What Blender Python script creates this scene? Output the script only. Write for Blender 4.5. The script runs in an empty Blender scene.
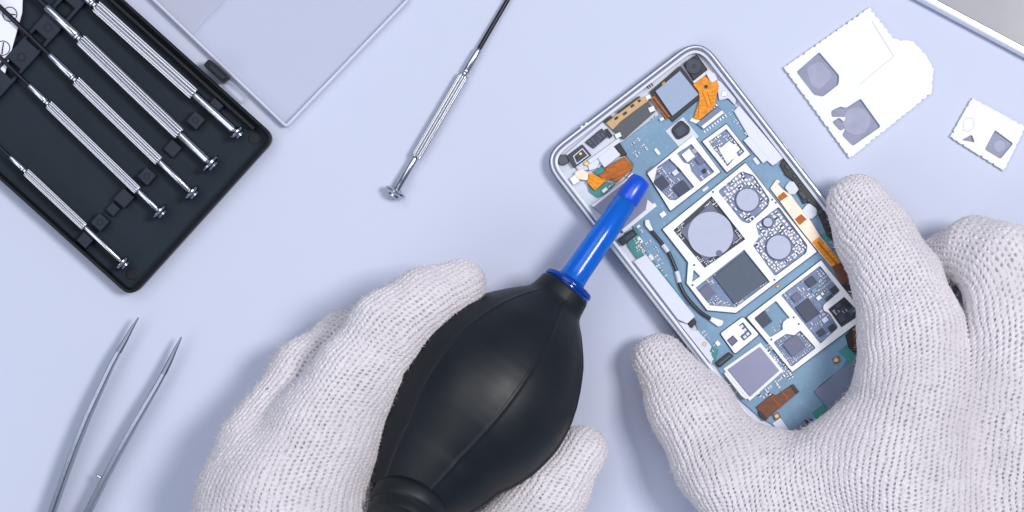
import bpy, bmesh, math, random
import numpy as np
from mathutils import Vector, Matrix

random.seed(4)
np.random.seed(4)
K = 0.00038            # metres per authoring unit (one unit = one picture pixel on the table)
H = 2632.0             # camera height over the table in units (1.0 m)
sc = bpy.context.scene
COL = sc.collection

# ------------------------------------------------------------------ helpers
def fz(z):
    return 1.0 - z / H

def W(px, py, z=0.0, zr=None):
    """a point of the place, in metres: where a thing at height z stands on the table plan"""
    f = fz(z if zr is None else zr)
    return Vector(((px - 512) * f * K, (256 - py) * f * K, z * K))

def lin(c):
    def g(v):
        v /= 255.0
        return v / 12.92 if v <= 0.04045 else ((v + 0.055) / 1.055) ** 2.4
    return (g(c[0]), g(c[1]), g(c[2]), 1.0)

def mat(name, rgb, rough=0.5, metal=0.0, spec=0.5, var=0.0, vscale=400.0, bump=0.0, bscale=2000.0, coat=0.0, stretch=None, rvar=0.0):
    m = bpy.data.materials.new(name)
    m.use_nodes = True
    nt = m.node_tree
    b = nt.nodes['Principled BSDF']
    b.inputs['Base Color'].default_value = lin(rgb)
    b.inputs['Roughness'].default_value = rough
    b.inputs['Metallic'].default_value = metal
    b.inputs['Specular IOR Level'].default_value = spec
    b.inputs['Coat Weight'].default_value = coat
    b.inputs['Coat Roughness'].default_value = 0.15
    if var or bump or rvar:
        tc = nt.nodes.new('ShaderNodeTexCoord')
        mp = nt.nodes.new('ShaderNodeMapping')
        nt.links.new(tc.outputs['Object'], mp.inputs['Vector'])
        if stretch:
            mp.inputs['Scale'].default_value = stretch
    if var or rvar:
        n = nt.nodes.new('ShaderNodeTexNoise')
        n.inputs['Scale'].default_value = vscale
        n.inputs['Detail'].default_value = 5
        nt.links.new(mp.outputs['Vector'], n.inputs['Vector'])
        if var:
            r = nt.nodes.new('ShaderNodeMapRange')
            r.inputs['From Min'].default_value = 0.3
            r.inputs['From Max'].default_value = 0.7
            r.inputs['To Min'].default_value = 1 - var
            r.inputs['To Max'].default_value = 1 + var
            nt.links.new(n.outputs['Fac'], r.inputs['Value'])
            mx = nt.nodes.new('ShaderNodeVectorMath')
            mx.operation = 'SCALE'
            mx.inputs[0].default_value = lin(rgb)[:3]
            nt.links.new(r.outputs['Result'], mx.inputs['Scale'])
            nt.links.new(mx.outputs['Vector'], b.inputs['Base Color'])
        if rvar:
            r2 = nt.nodes.new('ShaderNodeMapRange')
            r2.inputs['From Min'].default_value = 0.3
            r2.inputs['From Max'].default_value = 0.7
            r2.inputs['To Min'].default_value = max(0.02, rough - rvar)
            r2.inputs['To Max'].default_value = min(1, rough + rvar)
            nt.links.new(n.outputs['Fac'], r2.inputs['Value'])
            nt.links.new(r2.outputs['Result'], b.inputs['Roughness'])
    if bump:
        n2 = nt.nodes.new('ShaderNodeTexNoise')
        n2.inputs['Scale'].default_value = bscale
        n2.inputs['Detail'].default_value = 3
        nt.links.new(mp.outputs['Vector'], n2.inputs['Vector'])
        bp = nt.nodes.new('ShaderNodeBump')
        bp.inputs['Strength'].default_value = bump
        bp.inputs['Distance'].default_value = 0.0003
        nt.links.new(n2.outputs['Fac'], bp.inputs['Height'])
        nt.links.new(bp.outputs['Normal'], b.inputs['Normal'])
    return m

def thing(name, label, cat, loc, group=None):
    o = bpy.data.objects.new(name, None)
    o.empty_display_size = 0.01
    COL.objects.link(o)
    o.location = loc
    o['label'] = label
    o['category'] = cat
    if group:
        o['group'] = group
    return o

def world_of(o):
    m = Matrix.Translation(o.location)
    while o.parent:
        o = o.parent
        m = Matrix.Translation(o.location) @ m
    return m.translation

def obj(name, bm, m, parent=None, loc=None, bevel=0.0, segs=2, smooth=False, angle=35):
    """link a bmesh authored in world metres as ONE mesh object"""
    base = world_of(parent) if parent else Vector((0, 0, 0))
    loc = Vector(loc) if loc is not None else (base if parent else Vector((0, 0, 0)))
    bmesh.ops.translate(bm, verts=bm.verts, vec=-loc)
    bmesh.ops.recalc_face_normals(bm, faces=bm.faces)
    me = bpy.data.meshes.new(name)
    bm.to_mesh(me)
    bm.free()
    for mm in (m if isinstance(m, (list, tuple)) else [m]):
        me.materials.append(mm)
    o = bpy.data.objects.new(name, me)
    COL.objects.link(o)
    o.location = loc - base
    if parent:
        o.parent = parent
    if smooth:
        me.polygons.foreach_set('use_smooth', [True] * len(me.polygons))
        if smooth == 'auto':
            me.set_sharp_from_angle(angle=math.radians(angle))
    if bevel:
        bv = o.modifiers.new('bevel', 'BEVEL')
        bv.width = bevel * K
        bv.segments = segs
        bv.limit_method = 'ANGLE'
        bv.angle_limit = math.radians(40)
    return o

def tag(o, label, cat, group=None, kind=None):
    o['label'] = label
    o['category'] = cat
    if group:
        o['group'] = group
    if kind:
        o['kind'] = kind
    return o

def prism(bm, pts, z0, z1, zr=None, holes=()):
    """a slab with an outline (and openings) given on the plan, from height z0 to z1"""
    zr = z1 if zr is None else zr
    fs = []
    if holes:
        edges = []
        for loop in [pts] + list(holes):
            vs = [bm.verts.new(W(x, y, z0, zr)) for x, y in loop]
            for i in range(len(vs)):
                edges.append(bm.edges.new((vs[i], vs[(i + 1) % len(vs)])))
        r = bmesh.ops.triangle_fill(bm, use_beauty=True, use_dissolve=False, edges=edges)
        fs = [g for g in r['geom'] if isinstance(g, bmesh.types.BMFace)]
    else:
        fs = [bm.faces.new([bm.verts.new(W(x, y, z0, zr)) for x, y in pts])]
    e = bmesh.ops.extrude_face_region(bm, geom=fs)
    bmesh.ops.translate(bm, verts=[v for v in e['geom'] if isinstance(v, bmesh.types.BMVert)], vec=(0, 0, (z1 - z0) * K))
    return bm

def slab(pts, z0, z1, zr=None, holes=()):
    return prism(bmesh.new(), pts, z0, z1, zr, holes)

def circ(cx, cy, r, n=28, r2=None, a0=0.0):
    return [(cx + r * math.cos(a0 + 2 * math.pi * i / n), cy + (r2 or r) * math.sin(a0 + 2 * math.pi * i / n)) for i in range(n)]

def rect(cx, cy, w, h, ang):
    c, s = math.cos(math.radians(ang)), math.sin(math.radians(ang))
    return [(cx + x * c - y * s, cy + x * s + y * c) for x, y in ((-w / 2, -h / 2), (w / 2, -h / 2), (w / 2, h / 2), (-w / 2, h / 2))]

def fillet(pts, r, n=4):
    out = []
    N = len(pts)
    for i in range(N):
        p0, p1, p2 = Vector(pts[i - 1]), Vector(pts[i]), Vector(pts[(i + 1) % N])
        a, b = (p0 - p1), (p2 - p1)
        d = min(r, a.length * 0.45, b.length * 0.45)
        A, B = p1 + a.normalized() * d, p1 + b.normalized() * d
        for k in range(n + 1):
            t = k / n
            q = A * (1 - t) ** 2 + p1 * 2 * t * (1 - t) + B * t * t
            out.append((q.x, q.y))
    return out

def inset(pts, d):
    """offset a convex-ish closed outline inwards by d"""
    P = [Vector(p) for p in pts]
    area = sum(P[i - 1].x * P[i].y - P[i].x * P[i - 1].y for i in range(len(P)))
    sg = 1 if area > 0 else -1
    out = []
    N = len(P)
    for i in range(N):
        a, b = (P[i] - P[i - 1]), (P[(i + 1) % N] - P[i])
        if a.length < 1e-6: a = b
        if b.length < 1e-6: b = a
        n1 = Vector((-a.y, a.x)).normalized() * sg
        n2 = Vector((-b.y, b.x)).normalized() * sg
        m = n1 + n2
        m = m / max(0.3, m.length_squared / 2)
        out.append((P[i].x + m.x * d, P[i].y + m.y * d))
    return out

def ring(outline, prof, zr):
    """sweep a closed profile [(inset, z)] round an outline"""
    bm = bmesh.new()
    loops = []
    for d, z in prof:
        loops.append([bm.verts.new(W(x, y, z, zr)) for x, y in inset(outline, d)])
    n = len(outline)
    for k in range(len(prof)):
        A, B = loops[k], loops[(k + 1) % len(prof)]
        for i in range(n):
            bm.faces.new((A[i], A[(i + 1) % n], B[(i + 1) % n], B[i]))
    return bm

def lathe(bm, p0, p1, prof, segs=24, flutes=0, fd=0.0, seams=(), sd=0.0, caps=True, mi=0):
    """turn a profile [(t, r)] round the axis p0->p1 (metres; t in units from p0)"""
    ax = (p1 - p0).normalized()
    up = Vector((0, 0, 1)) - ax * ax.z
    up.normalize()
    rt = ax.cross(up)
    rows = []
    for e in prof:
        t, r = e[0], e[1]
        fl = e[2] if len(e) > 2 else 0
        row = []
        for i in range(segs):
            a = 2 * math.pi * i / segs
            rr = r
            if fl and flutes:
                rr = r - fd * (1 - abs(math.cos(flutes * a / 2)) ** 0.8)
            for s in seams:
                da = (a - math.radians(s) + math.pi) % (2 * math.pi) - math.pi
                rr += sd * math.exp(-(da * r / 1.6) ** 2) * min(1, max(0, (r - 26) / 14))
            row.append(bm.verts.new(p0 + ax * t * K + (up * math.cos(a) + rt * math.sin(a)) * rr * K))
        rows.append(row)
    fs = []
    for A, B in zip(rows, rows[1:]):
        for i in range(segs):
            fs.append(bm.faces.new((A[i], A[(i + 1) % segs], B[(i + 1) % segs], B[i])))
    if caps:
        fs.append(bm.faces.new(rows[0][::-1]))
        fs.append(bm.faces.new(rows[-1]))
    for f in fs:
        f.material_index = mi
    return bm

def tube(bm, pts, r, segs=8, zr=None):
    """round cord through plan points (x, y, z)"""
    P = [W(x, y, z, zr) for x, y, z in pts]
    # smooth with catmull-rom
    Q = []
    for i in range(len(P) - 1):
        a, b, c, d = P[max(0, i - 1)], P[i], P[i + 1], P[min(len(P) - 1, i + 2)]
        for k in range(6):
            t = k / 6
            Q.append(0.5 * ((2 * b) + (c - a) * t + (2 * a - 5 * b + 4 * c - d) * t * t + (3 * b - a - 3 * c + d) * t ** 3))
    Q.append(P[-1])
    rows = []
    for i, q in enumerate(Q):
        ax = (Q[min(i + 1, len(Q) - 1)] - Q[max(i - 1, 0)]).normalized()
        up = Vector((0, 0, 1)) - ax * ax.z
        up.normalize()
        rt = ax.cross(up)
        rr = (r(i / (len(Q) - 1)) if callable(r) else r) * K
        rows.append([bm.verts.new(q + (up * math.cos(a) + rt * math.sin(a)) * rr) for a in [2 * math.pi * j / segs for j in range(segs)]])
    for A, B in zip(rows, rows[1:]):
        for i in range(segs):
            bm.faces.new((A[i], A[(i + 1) % segs], B[(i + 1) % segs], B[i]))
    bm.faces.new(rows[0][::-1])
    bm.faces.new(rows[-1])
    return bm

# ------------------------------------------------------------------ materials
M = {}
M['table'] = mat('table lilac laminate', (194, 200, 221), 0.55, spec=0.25, var=0.012, vscale=9.0)
M['case'] = mat('black moulded plastic', (12, 17, 23), 0.45, spec=0.25, bump=0.06, bscale=1500)
M['case_floor'] = mat('black textured plastic', (24, 36, 47), 0.55, spec=0.2, var=0.08, vscale=120, bump=0.15, bscale=3500)
M['case_block'] = mat('dark grey plastic', (30, 40, 53), 0.5, spec=0.25, var=0.06, vscale=300)
M['paper'] = mat('printed white card', (232, 234, 246), 0.7)
M['ink'] = mat('black print', (25, 26, 34), 0.7)
M['steel'] = mat('polished steel', (190, 192, 200), 0.2, 1.0, rvar=0.06, vscale=900)
M['steel_knurl'] = mat('knurled steel', (184, 186, 194), 0.26, 1.0, bump=0.06, bscale=6000)
M['steel_dark'] = mat('blackened steel', (32, 34, 44), 0.32, 0.6, spec=0.5)
M['steel_tip'] = mat('ground steel tip', (112, 118, 132), 0.3, 0.9)
M['steel_mid'] = mat('brushed steel', (128, 134, 148), 0.2, 1.0, rvar=0.06, vscale=700)
M['rubber'] = mat('black rubber', (9, 18, 25), 0.5, spec=0.42, var=0.16, vscale=60, bump=0.09, bscale=2200, rvar=0.07)
M['white_metal'] = mat('bright tinned steel', (233, 234, 238), 0.42, 0.0, spec=0.6, var=0.025, vscale=500)
M['frame'] = mat('silver anodised rim', (196, 201, 214), 0.3, 0.55, rvar=0.05, vscale=300)
M['frame_groove'] = mat('grey rim groove', (88, 94, 112), 0.5, 0.2)
M['midframe'] = mat('pale magnesium plate', (192, 198, 212), 0.42, 0.15, spec=0.5, var=0.04, vscale=220)
M['pale'] = mat('pale lilac plastic', (208, 211, 229), 0.45, 0.05, var=0.02, vscale=300)
M['pcb'] = mat('blue solder mask', (108, 143, 172), 0.42, 0.0, spec=0.5, var=0.06, vscale=160)
def pcb_material(m):
    nt = m.node_tree
    b = nt.nodes['Principled BSDF']
    src = b.inputs['Base Color'].links[0].from_socket
    tc = nt.nodes.new('ShaderNodeTexCoord')
    mp = nt.nodes.new('ShaderNodeMapping')
    mp.inputs['Rotation'].default_value = (0, 0, math.radians(-37.5))
    nt.links.new(tc.outputs['Object'], mp.inputs['Vector'])
    def ramp(sock, lo, hi, a, c):
        r = nt.nodes.new('ShaderNodeMapRange')
        r.inputs['From Min'].default_value = lo; r.inputs['From Max'].default_value = hi
        r.inputs['To Min'].default_value = a; r.inputs['To Max'].default_value = c
        nt.links.new(sock, r.inputs['Value'])
        return r.outputs[0]
    v1 = nt.nodes.new('ShaderNodeTexVoronoi'); v1.feature = 'F1'; v1.inputs['Scale'].default_value = 330
    v2 = nt.nodes.new('ShaderNodeTexVoronoi'); v2.feature = 'F1'; v2.distance = 'CHEBYCHEV'; v2.inputs['Scale'].default_value = 120
    br = nt.nodes.new('ShaderNodeTexBrick'); br.inputs['Scale'].default_value = 210; br.inputs['Mortar Size'].default_value = 0.012
    br.offset = 0.37; br.offset_frequency = 3; br.squash = 1.7; br.squash_frequency = 2
    for n in (v1, v2, br): nt.links.new(mp.outputs['Vector'], n.inputs['Vector'])
    vias = ramp(v1.outputs['Distance'], 0.10, 0.16, 1.28, 1.0)
    pads = ramp(v2.outputs['Color'], 0.2, 0.8, 0.95, 1.05)
    lines = ramp(br.outputs['Fac'], 0.0, 1.0, 1.0, 1.10)
    prod = None
    for s_ in (vias, pads, lines):
        if prod is None: prod = s_; continue
        mm = nt.nodes.new('ShaderNodeMath'); mm.operation = 'MULTIPLY'
        nt.links.new(prod, mm.inputs[0]); nt.links.new(s_, mm.inputs[1]); prod = mm.outputs[0]
    sc_ = nt.nodes.new('ShaderNodeVectorMath'); sc_.operation = 'SCALE'
    nt.links.new(src, sc_.inputs[0]); nt.links.new(prod, sc_.inputs['Scale'])
    nt.links.new(sc_.outputs['Vector'], b.inputs['Base Color'])
pcb_material(M['pcb'])
M['pcb_bay'] = mat('blue grey solder mask', (108, 126, 160), 0.45, var=0.2, vscale=700)
M['solder_line'] = mat('dark solder resist line', (52, 70, 98), 0.5)
M['teal'] = mat('teal solder mask', (38, 128, 128), 0.4, var=0.15, vscale=500)
M['chip'] = mat('dark chip epoxy', (54, 63, 86), 0.5, spec=0.45, var=0.07, vscale=600)
M['chip_blue'] = mat('slate chip epoxy', (62, 77, 99), 0.42, spec=0.5, var=0.07, vscale=500)
M['chip_grey'] = mat('grey chip epoxy', (98, 101, 128), 0.5, var=0.06, vscale=500)
M['black'] = mat('black component', (14, 16, 22), 0.45, spec=0.5)
M['navy'] = mat('dark navy component', (34, 44, 62), 0.4, var=0.3, vscale=900)
M['disc'] = mat('lilac thermal pad', (176, 182, 204), 0.55, var=0.02, vscale=300)
M['mirror'] = mat('satin grey steel', (146, 162, 190), 0.4, 0.0, rvar=0.05, vscale=200)
M['mirror2'] = mat('satin lilac steel', (134, 137, 166), 0.4, 0.0, rvar=0.05, vscale=200)
M['orange'] = mat('amber polyimide flex', (216, 134, 8), 0.34, 0.1, spec=0.35, var=0.3, vscale=620, stretch=(1, 2.2, 1))
M['orange_dk'] = mat('dark amber flex', (164, 88, 6), 0.36, 0.1, spec=0.35, var=0.3, vscale=520, stretch=(1, 2, 1))
M['peach'] = mat('pale copper flex', (240, 214, 196), 0.4, 0.1, var=0.06, vscale=300)
M['brown'] = mat('brown copper flex', (100, 50, 16), 0.4, 0.15, var=0.2, vscale=400, stretch=(1, 3, 1))
M['tan'] = mat('tan film', (196, 158, 112), 0.5, 0.0, var=0.06, vscale=400)
M['charcoal'] = mat('charcoal film', (70, 76, 86), 0.5, var=0.05, vscale=300)
M['slate'] = mat('slate plate', (104, 114, 140), 0.38, 0.2, var=0.08, vscale=200)
M['gold'] = mat('gold contact', (212, 170, 84), 0.3, 1.0)
M['solder'] = mat('tin terminal', (208, 208, 214), 0.35, 0.5, var=0.08, vscale=900)
M['ceramic'] = mat('ceramic component', (168, 160, 168), 0.5, var=0.2, vscale=1500)
M['cable'] = mat('black coax sheath', (26, 32, 40), 0.35, spec=0.6)
M['label_white'] = mat('white coated cover', (233, 233, 237), 0.6, spec=0.3, var=0.008, vscale=60)
M['label_relief_shade'] = mat('cover relief shade', (214, 214, 222), 0.6)  # cover white greyed: shading of the raised lines put into the colour
M['label_patch'] = mat('grey lilac adhesive', (133, 138, 162), 0.5, spec=0.4, var=0.10, vscale=160)
M['label_patch2'] = mat('pale lilac adhesive', (143, 147, 172), 0.45, spec=0.5, var=0.12, vscale=160)
M['device_rim'] = mat('polished aluminium rim', (222, 226, 238), 0.22, 0.85)
M['device_panel'] = mat('satin grey panel', (106, 107, 114), 0.36, 0.3, rvar=0.03, vscale=40)

def clear_plastic():
    m = bpy.data.materials.new('clear polystyrene')
    m.use_nodes = True
    nt = m.node_tree
    b = nt.nodes['Principled BSDF']
    b.inputs['Base Color'].default_value = lin((208, 212, 230))
    b.inputs['Roughness'].default_value = 0.22
    b.inputs['IOR'].default_value = 1.45
    b.inputs['Alpha'].default_value = 0.24
    return m
M['clear'] = clear_plastic()
M['clear_edge'] = M['clear'].copy()
M['clear_edge'].name = 'clear polystyrene edge'
M['clear_edge'].node_tree.nodes['Principled BSDF'].inputs['Base Color'].default_value = lin((226, 230, 246))
M['clear_edge'].node_tree.nodes['Principled BSDF'].inputs['Alpha'].default_value = 0.7

def blue_plastic():
    m = bpy.data.materials.new('translucent blue plastic')
    m.use_nodes = True
    nt = m.node_tree
    b = nt.nodes['Principled BSDF']
    b.inputs['Base Color'].default_value = (0.010, 0.30, 1.0, 1)
    b.inputs['Roughness'].default_value = 0.2
    b.inputs['IOR'].default_value = 1.4
    b.inputs['Transmission Weight'].default_value = 0.7
    b.inputs['Coat Weight'].default_value = 0.1
    return m
M['blue'] = blue_plastic()
M['blue_collar'] = M['blue'].copy()
M['blue_collar'].name = 'deep blue plastic'
M['blue_collar'].node_tree.nodes['Principled BSDF'].inputs['Base Color'].default_value = (0.006, 0.12, 0.72, 1)
M['blue_collar'].node_tree.nodes['Principled BSDF'].inputs['Roughness'].default_value = 0.1
M['blue_tip'] = mat('blue plastic', (8, 76, 206), 0.3, spec=0.5, coat=0.2)

# ------------------------------------------------------------------ setting
bm = bmesh.new()
s = 1.6
vs = [bm.verts.new(p) for p in ((-s, -s, -0.02), (s, -s, -0.02), (s, s, -0.02), (-s, s, -0.02))]
f = bm.faces.new(vs)
e = bmesh.ops.extrude_face_region(bm, geom=[f])
bmesh.ops.translate(bm, verts=[v for v in e['geom'] if isinstance(v, bmesh.types.BMVert)], vec=(0, 0, 0.02))
o = obj('table_top', bm, M['table'])
o['kind'] = 'structure'
o['label'] = 'plain pale lilac table top'

# ------------------------------------------------------------------ screwdriver case
E1 = Vector((0.742, 0.670))     # along the screwdrivers towards the caps
E2 = Vector((-0.670, 0.742))    # across the case
CR = Vector((276, 137))         # right corner on the plan
def cs(a, b):
    """case plan: a back along the drivers from the cap end, b across from the upper edge"""
    p = CR - E1 * a + E2 * b
    return (p.x, p.y)
case = thing('screwdriver_case', 'open black plastic screwdriver case with clear lid, holding five drivers', 'tool case', W(*cs(150, 105)))
LEN, WID = 430, 217
outline = fillet([cs(0, 0), cs(0, WID), cs(LEN, WID), cs(LEN, 0)], 14, 6)
ZT = 24
obj('tray_wall', ring(outline, [(0.6, 1), (0, ZT - 1.5), (0.6, ZT), (2.6, ZT), (3.4, ZT - 1), (4.4, 5), (4.4, 1)], ZT), M['case'], case, bevel=0.8, smooth='auto')
obj('tray_floor', slab(inset(outline, 3.5), 2, 6, ZT), M['case_floor'], case)
# long inner wall rail beside the upper edge
obj('side_rail', slab([cs(22, 7), cs(22, 11), cs(LEN - 20, 11), cs(LEN - 20, 7)], 5.8, 17, ZT), M['case'], case, bevel=1)
# supporting blocks between the drivers (two rows)
blocks = [(214, 106, 13, 1, 0), (195, 120, 14, 1, 1), (171, 148, 14, 0, 0), (146, 176, 14, 1, 1), (123, 198, 15, 1, 0), (111, 209, 11, 0, 0), (99, 222, 14, 1, 1), (84, 240, 13, 1, 0)]
for (x, y, w, hi, dot) in blocks:
    bl = obj('support_block', slab(rect(x, y, w, w, 42), 6, 19 if hi else 13, ZT), M['case_block'], case, bevel=1.0)
    if dot:
        obj('round_mark', slab(circ(x, y, 3.2, 20), 19, 19.6, ZT, [circ(x, y, 2.3, 20)]), M['case'], bl)
obj('grip_rail', slab([cs(233, 7), cs(256, 7), cs(256, WID - 8), cs(233, WID - 8)], 6, 17, ZT, [
    [cs(237, b0), cs(252, b0), cs(252, b0 + 13), cs(237, b0 + 13)] for b0 in (40, 82, 122, 172)]), M['case_block'], case, bevel=1)
for b0 in (18, 72, 112, 150):
    obj('round_mark', slab(circ(*cs(244, b0), 4.4, 22), 17, 17.6, ZT, [circ(*cs(244, b0), 3.3, 22)]), M['case'], case)
for (a0, b0) in ((17, 16), (17, WID - 17)):
    obj('ejector_mark', slab(circ(*cs(a0, b0), 6, 24), 6, 7.0, ZT), M['case'], case, bevel=0.4)
# printed card with slot symbols
card = obj('printed_card', slab([(22, -30), (20.5, 12), (7.5, 58), (-4, 98), (-60, 170), (-120, 130), (-20, -60)], 14, 16, ZT), M['paper'], case)
for i, (cx, cy, an) in enumerate(((8.3, 13.5, 95), (1.2, 47.5, 8), (-14, 80, 60), (-4, -20, 30))):
    bm = bmesh.new()
    prism(bm, circ(cx, cy, 7.6, 28), 16, 16.4, ZT, [circ(cx, cy, 6.7, 28)])
    prism(bm, rect(cx, cy, 1.2, 12, an), 16, 16.5, ZT)
    obj('slot_symbol', bm, M['ink'], card)
# latch
lx, ly = cs(58, -4)
latch = obj('latch', slab(fillet(rect(216, 71, 27, 9, 42), 3), 4, 25, ZT), M['case'], case, bevel=1.2)
lb = obj('latch_ridge', slab(fillet(rect(217, 72, 20, 4, 42), 1.8), 25, 27, ZT), M['case_block'], latch, bevel=0.6)
# clear lid lying open beside the tray
lid_o = [(286.5, 128.5), (411, -1), (268, -138), (143.5, -8)]
lid = obj('lid', slab(fillet(lid_o, 5), 3, 5.5, 6), M['clear'], case, bevel=0.6)
obj('lid_rim', ring(fillet(lid_o, 5), [(0, 1), (0, 11), (1.2, 12), (2.6, 12), (3.4, 10), (3.4, 5.6), (3.0, 1)], 8), M['clear_edge'], lid, smooth='auto')
obj('lid_step', slab([(191, 36), (228, -3), (140, -92), (104, -52), (146, -9)], 5.6, 8.5, 7), M['clear'], lid, bevel=0.8)
obj('lid_clip', ring(fillet(rect(236, 92, 27, 9, 42), 4), [(0, 1), (0, 8), (1.3, 8), (1.3, 1)], 8), M['clear'], lid)

# ------------------------------------------------------------------ screwdrivers
def screwdriver(tip, fer, han, neck, capp, rh, rc, z, label, group=None, flutes=10, zt=None):
    """five plan points along one driver: blade tip, blade/ferrule, ferrule/handle, handle/neck, cap"""
    zt = z if zt is None else zt
    p_cap = W(capp[0], capp[1], z)
    p_tip = W(tip[0], tip[1], zt)
    root = thing('screwdriver', label, 'screwdriver', Vector((p_cap.x, p_cap.y, 0)), group)
    ax = (p_tip - p_cap).normalized()
    def t_of(p):
        q = W(p[0], p[1], z)
        return (Vector((q.x, q.y, 0)) - Vector((p_cap.x, p_cap.y, 0))).length / K
    tn, th, tf, tt = t_of(neck), t_of(han), t_of(fer), t_of(tip)
    rn = rh * 0.62
    bm = lathe(bmesh.new(), p_cap, p_tip, [(tn - 1, rn * 0.9), (tn, rh * 0.9), (tn + 1.2, rh, 1), (tn + 3, rh, 1), (th - 4, rh, 1), (th - 2.2, rh, 1), (th - 1, rh * 0.9), (th, rn * 0.8)], 120, flutes, rh * 0.24)
    obj('handle', bm, M['steel_knurl'], root, smooth='auto', angle=50)
    bm = lathe(bmesh.new(), p_cap, p_tip, [(3, rn * 0.8), (4, rn), (tn - 2, rn), (tn - 1, rn * 0.92)], 24)
    obj('neck', bm, M['steel'], root, smooth='auto')
    rf = rh * 0.72
    bm = lathe(bmesh.new(), p_cap, p_tip, [(th, rf * 0.75), (th + 2, rf * 0.75), (th + 3, rf * 1.05), (th + 4.5, rf * 1.05), (th + 5, rf * 0.85), (th + 6.5, rf), (tf - 2, rf * 0.9), (tf, rf * 0.7)], 24)
    obj('ferrule', bm, M['steel'], root, smooth='auto')
    rb = rh * 0.44
    bm = lathe(bmesh.new(), p_cap, p_tip, [(tf - 1, rb), (tt - 12, rb * 0.9), (tt, rb * 0.45)], 16)
    obj('blade', bm, M['steel_dark'], root, smooth='auto')
    # swivelling cap: a dished disc on the end
    bm = lathe(bmesh.new(), p_cap, p_tip, [(-7.2, rc * 0.12), (-7.0, rc * 0.44), (-6.2, rc * 0.58), (-4.2, rc * 0.64), (-3.4, rc * 0.86), (-2.2, rc * 0.98), (-0.6, rc * 1.0), (0.4, rc * 0.92), (1.4, rc * 0.6), (3.4, rn * 0.9)], 32)
    obj('cap', bm, M['steel'], root, smooth='auto', angle=40)
    return root
G = 'jeweller screwdrivers lying in the black case'
screwdriver((-30, -108), (84, -8), (96, 5), (196, 93), (236, 132), 6.9, 9, 22, 'steel screwdriver in the case lying nearest the clear lid', G)
screwdriver((-84, -118), (45, 8), (78, 41), (181, 133), (210, 163), 6.9, 12, 22, 'thick steel screwdriver second from the clear lid, with the widest round cap', G, 12)
screwdriver((-100, -90), (47, 57), (73, 83), (158, 163), (191, 192), 5.6, 10.5, 22, 'steel screwdriver in the middle of the five in the case, long black shaft', G)
screwdriver((-90, -30), (28, 86), (48, 104), (139, 190), (159, 211), 5.0, 10, 22, 'slim steel screwdriver in the case, second from the lower left side of the tray', G)
screwdriver((-95, 58), (10, 157), (26, 171), (85, 227), (122, 262), 4.5, 9, 22, 'thinnest steel screwdriver, at the lower left side of the black case', G)
screwdriver((545, -64), (478, 48), (464, 74), (417, 158), (396, 191), 5.4, 11.5, 12, 'single loose steel screwdriver with black shaft lying on the table', None, zt=4)

# ------------------------------------------------------------------ tweezers
tw = thing('tweezers', 'slim steel tweezers lying open on the table', 'tweezers', W(60, 560))
def arm(pts):
    """a flat springy strip standing on edge, dark ground tip"""
    bm = bmesh.new()
    rows = []
    for i, (x, y, w, h) in enumerate(pts):
        p = Vector((x, y))
        q = Vector(pts[min(i + 1, len(pts) - 1)][:2]) - Vector(pts[max(i - 1, 0)][:2])
        n = Vector((-q.y, q.x)).normalized() * w / 2
        zc = 20
        rows.append([bm.verts.new(W(p.x + n.x * a, p.y + n.y * a, zc + h * b, zc)) for a, b in ((-1, -.4), (-.6, -.5), (.6, -.5), (1, -.4), (1, .4), (.6, .5), (-.6, .5), (-1, .4))])
    for A, B in zip(rows, rows[1:]):
        for i in range(8):
            bm.faces.new((A[i], A[(i + 1) % 8], B[(i + 1) % 8], B[i]))
    bm.faces.new(rows[0]); bm.faces.new(rows[-1])
    return bm
for body, tipp in (([(119, 351, 4.6, 12), (112, 364, 5, 16), (100, 390, 5, 22), (88, 416, 5, 26), (76, 446, 5, 28), (64, 478, 5.2, 28), (52, 512, 5.4, 28), (38, 560, 6, 28), (25, 620, 6, 28), (16, 690, 6, 28)],
                    [(138.5, 317.5, 1.2, 4), (132, 328, 3.0, 6), (125, 341, 4.4, 9), (118.6, 352, 5.2, 12.6)]),
                   ([(164, 373, 4.6, 12), (157, 386, 5, 16), (146, 405, 5.2, 22), (132, 429, 5.4, 26), (118, 454, 5.6, 28), (103, 482, 5.8, 28), (88, 512, 6, 28), (66, 560, 6, 28), (40, 625, 6, 28), (23, 690, 6, 28)],
                    [(181.5, 337, 1.2, 4), (176, 348, 3.2, 6), (170, 361, 4.6, 9), (163.6, 374, 5.2, 12.6)])):
    a = obj('arm', arm(body), M['steel_mid'], tw, smooth='auto', angle=25)
    obj('tip', arm(tipp), M['steel_tip'], a, smooth='auto', angle=25)
obj('guide_pin', lathe(bmesh.new(), W(105, 480, 24), W(96, 474.5, 24), [(0, 1.7), (8, 1.7), (9.5, 1.3), (10, 0.6)], 14), M['steel'], tw, smooth='auto')
obj('joint', slab(rect(19, 700, 16, 30, 8), 8, 32, 20), M['steel_mid'], tw, bevel=2)

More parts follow.
